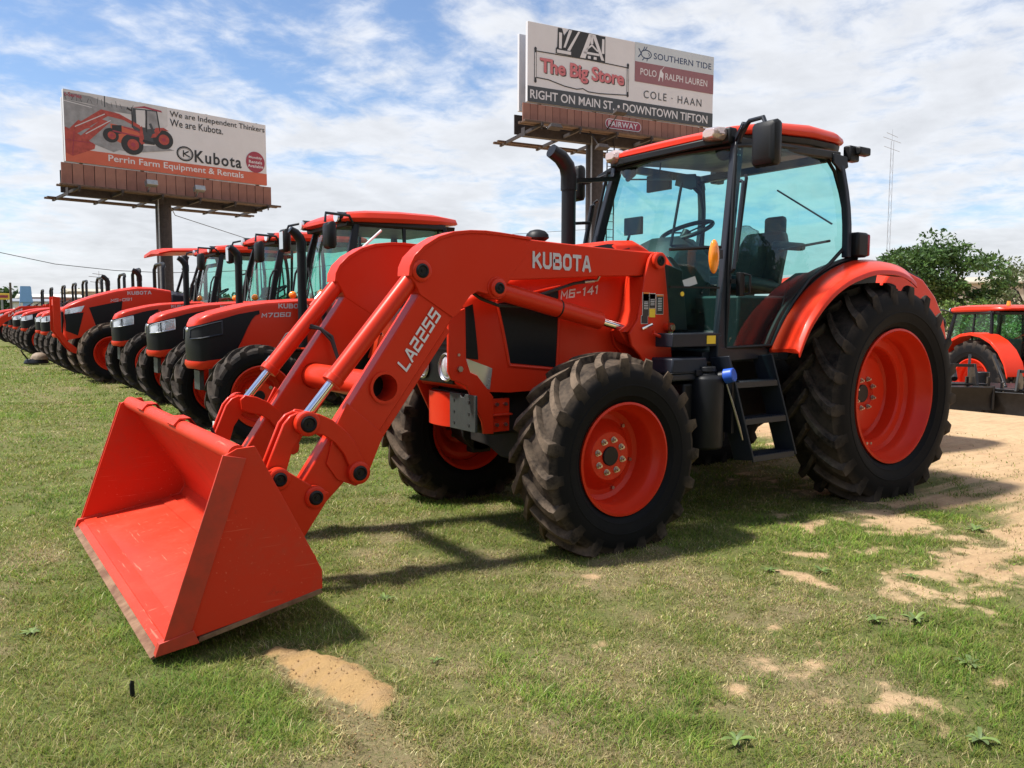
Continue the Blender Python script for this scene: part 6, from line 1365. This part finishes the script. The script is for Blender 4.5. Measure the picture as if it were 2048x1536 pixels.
hut('warehouse', (-68.0, -29.5, -1.2), 26, 12, 5.0, R(118), 'cream_wall', 'long beige warehouse behind the trees at the right', 'cream_wall')
hut('shop_building', (-11.0, -118, 0), 7, 8, 3.9, 0, 'cream_wall', 'small beige building far behind the row below the thin tower', 'cream_wall', 3)
hut('shop_building', (-4.6, -108, 0), 6, 7, 3.0, 0, 'brick_red_wall', 'low brick coloured building far behind the row', 'white_wall', 3)
hut('shop_building', (-2.0, -100, 0), 3.4, 6, 2.4, 0, 'white_wall', 'low white building far away left beside the blue roof', 'galvanised', 2)
r_ = empty('steep_roof_sign', (.92, -65.2, 0)); m = MB(); m.prism([(-.48, 1.0), (.48, 1.0), (.34, 3.2), (-.34, 3.2)], -.1, .1); m.prism([(-.42, 2.1), (.42, 2.1), (.34, 3.25), (-.30, 3.25)], .12, .2); m.build('sign_board', 'sign_blue', r_)
MB().box((-.40, .0, 1.0), (.16, .3, 2.1)).build('sign_leg', 'white_wall', r_); MB().box((.30, .0, 1.0), (.16, .3, 2.1)).build('sign_leg', 'white_wall', r_); tag(r_, 'small sky-blue peaked roof far away behind the end of the row', 'sign')
r_ = empty('pylon_sign', (1.55, -80.2, 0)); MB().box((.15, 0, 2.72), (1.3, .2, .55)).build('sign_board', 'sign_yellow', r_, .02); MB().box((.1, 0, 1.3), (.16, .16, 2.6)).build('post', 'galvanised', r_)
MB().box((.15, .12, 2.72), (1.0, .03, .22)).build('sign_stripe', 'print_maroon', r_); tag(r_, 'yellow sign far away at the left picture edge', 'sign')
r_ = MB().cyl((0, 0, 0), (0, 0, 3.9), .12, .09, 10).build('utility_pole', 'pole_wood'); r_.location = (1.05, -79.0, 0); tag(r_, 'wooden pole far away beside the yellow sign', 'pole')
def lattice(name, loc, h, wd, label, top=True, mat='galvanised', step=1.2, r=.018):
    r_ = empty(name, loc)
    for i in range(3): a = 2 * math.pi * i / 3; MB().tube([(wd * math.cos(a), wd * math.sin(a), 0), (wd * .8 * math.cos(a), wd * .8 * math.sin(a), h)], r, 5).build('leg', mat, r_)
    m = MB(); k = int(h / step)
    for j in range(k):
        for i in range(3):
            a = 2 * math.pi * i / 3; b_ = 2 * math.pi * (i + 1) / 3; z0 = j * step; m.tube([(wd * .9 * math.cos(a), wd * .9 * math.sin(a), z0), (wd * .9 * math.cos(b_), wd * .9 * math.sin(b_), z0 + step)], r * .5, 4)
    tag(m.build('bracing', mat, r_), kind='stuff')
    if top:
        for z, l in ((0, 1.6), (.5, 1.0), (-.9, 1.4)): MB().bar((-l, 0, h + z), (l, 0, h + z + .25), r * 1.6, r * 1.6).build('antenna', mat, r_)
        MB().bar((0, 0, h), (0, 0, h + 1.2), r, r).build('antenna_mast', mat, r_)
    return tag(r_, label, 'tower')
lattice('radio_mast', (-75.1, -44.9, -1.2), 20.2, .20, 'slender lattice radio mast rising above the large tree')
lattice('cell_tower', (-16.5, -153.8, 0), 7.2, .35, 'tiny distant cell tower above the beige building', True, 'galvanised', 1.2, .06)
def cable(pts, label, r=.022):
    P3 = [Vector(q) for q in pts]; out_ = []
    for a, b_ in zip(P3[:-1], P3[1:]): out_ += [a.lerp(b_, i / 6) for i in range(6)]
    o = MB().tube(out_ + [P3[-1]], r, 5).build('overhead_cable', 'hose_rubber'); tag(o, label, 'cable')
cable([(13, -56, 7.6), (4.42, -55.36, 5.33), (2.9, -55.3, 5.01), (-.02, -55.08, 4.4), (-3.39, -54.64, 4.08), (-6.34, -54.1, 4.0), (-9.07, -53.46, 4.1), (-16, -52, 4.6), (-30, -48, 6.5)], 'thin sagging cable crossing the sky above the row at the left')
cable([(-3.3, -37.9, 6.45), (-4.02, -40.28, 6.30), (-9.27, -46.1, 5.85), (-15.0, -52.6, 6.3), (-21.89, -59.6, 7.4), (-38.28, -62.03, 8.8), (-52.75, -63.59, 10.4)], 'thin cable running from the tractor picture billboard towards the right', .02)
# ================================================================== small things in the grass
def weed(x, y, r, nl, up, cols, label, seed):
    rg = np.random.default_rng(seed); z = gzs(x, y) - .005; r_ = empty('broadleaf_weed', (x, y, z), rg.uniform(0, 6)); vs = []
    for i in range(nl):
        a = 2 * math.pi * i / nl * 1.618 * 2 + rg.uniform(-.3, .3); L = r * rg.uniform(.3, 1.15); wd = L * rg.uniform(.09, .16); lift = up * rg.uniform(.5, 1.3)
        m = MB(); row = []
        for q in (0, .2, .45, .7, .9, 1.0):
            c = math.cos(a); s_ = math.sin(a); d = L * q; zz2 = lift * math.sin(q * 2.2) * L + .004; w2 = wd * math.sin(math.pi * min(1, .12 + q * .88)) ** .7 * (1 + .22 * math.sin(q * 22)) + .0015
            row.append([(c * d - s_ * w2, s_ * d + c * w2, zz2 + w2 * .25), (c * d, s_ * d, zz2), (c * d + s_ * w2, s_ * d - c * w2, zz2 + w2 * .25)])
        m.loft(row, ring=False, caps=False); o = m.build('leaf', ('weed_leaf', 'weed_leaf_dark')[i % 2], r_, recalc=False)
    return tag(r_, label, 'weed', 'weeds growing in the grass')
simple('weed_leaf', (.15, .22, .05), .5, var=.3, scale=20); simple('weed_leaf_dark', (.10, .15, .04), .5, var=.3, scale=20)
for i, (x, y, r, nl, up, lb) in enumerate(((4.236, 1.0, .085, 12, .5, 'leafy green weed rosette to the right of the bucket'), (2.285, 1.76, .08, 9, .35, 'flat weed rosette left of its neighbour near the sandy patch'), (2.06, 1.93, .09, 10, .35, 'flat weed rosette right of its neighbour near the sandy patch'),
      (2.495, 2.515, .085, 11, .5, 'weed with pointed leaves left of the two beside bare sand at right'), (2.343, 2.618, .11, 13, .5, 'bushier weed right of the two beside bare sand at right'), (2.632, 3.01, .10, 11, .45, 'grey-green weed on the sand at the lower right edge'),
      (3.2, 3.33, .10, 12, .45, 'dark weed clump in the lower right corner'), (3.87, 2.88, .09, 10, .4, 'weed clump at the bottom of the picture right of centre'), (.48, 1.96, .12, 14, .5, 'weed tuft in the sparse grass right of the rear wheel'), (5.71, .52, .07, 9, .3, 'small weed in the grass left of the bucket'),
      (1.75, 2.25, .08, 9, .4, 'small weed in sand just above the pointed-leaf weed'), (4.38, 1.77, .05, 7, .3, 'tiny weed in the grass right of the sand mound'))):
    weed(x, y, r * .62, nl + 6, up * .6, None, lb, 40 + i)
o = MB().prism([(-.008, 0), (.008, 0), (.010, .05), (.004, .066), (-.006, .06)], -.003, .003).build('black_scrap', 'black_plastic'); o.location = (5.457, 1.436, .0); o.rotation_euler = (0, 0, R(25)); tag(o, 'small black scrap standing in the grass below the bucket', 'scrap')
for x, y, lb in ((2.19, -1.0, 'pale mossy stone on the grass between the front wheels, left one'), (1.87, -1.31, 'pale mossy stone on the grass between the front wheels, right one'), (-.66, -1.07, 'pale stone on the dirt under the cab steps')):
    m = MB(); m.ball((0, 0, .045), .085, 10, 7, (1.2, .9, .7)); m.v = [(a + random.uniform(-.012, .012), b_ + random.uniform(-.012, .012), c + random.uniform(-.01, .01)) for a, b_, c in m.v]; o = m.build('stone', 'beige_drum', ang=30); o.location = (x, y, 0); tag(o, lb, 'stone')
# the wood across the road behind the photographer: it shows in the cab glass and the paint
wd2 = empty('wood', (0, 34, -.3)); cs = []
for i in range(420):
    x = random.uniform(-55, 50); h_ = 8.5 + 3.5 * math.sin(x * .21) + 2.0 * math.sin(x * .55 + 1)
    cs.append((x, 6 * math.sin(x * .1) + random.uniform(-3, 3), random.uniform(.6, max(3, h_))))
leaves('foliage', np.array(cs), np.full(len(cs), 2.3), 110, .48, DK, wd2, .9); tag(wd2, 'dark green trees mirrored in the loader tractor cab glass', 'trees', kind='stuff')
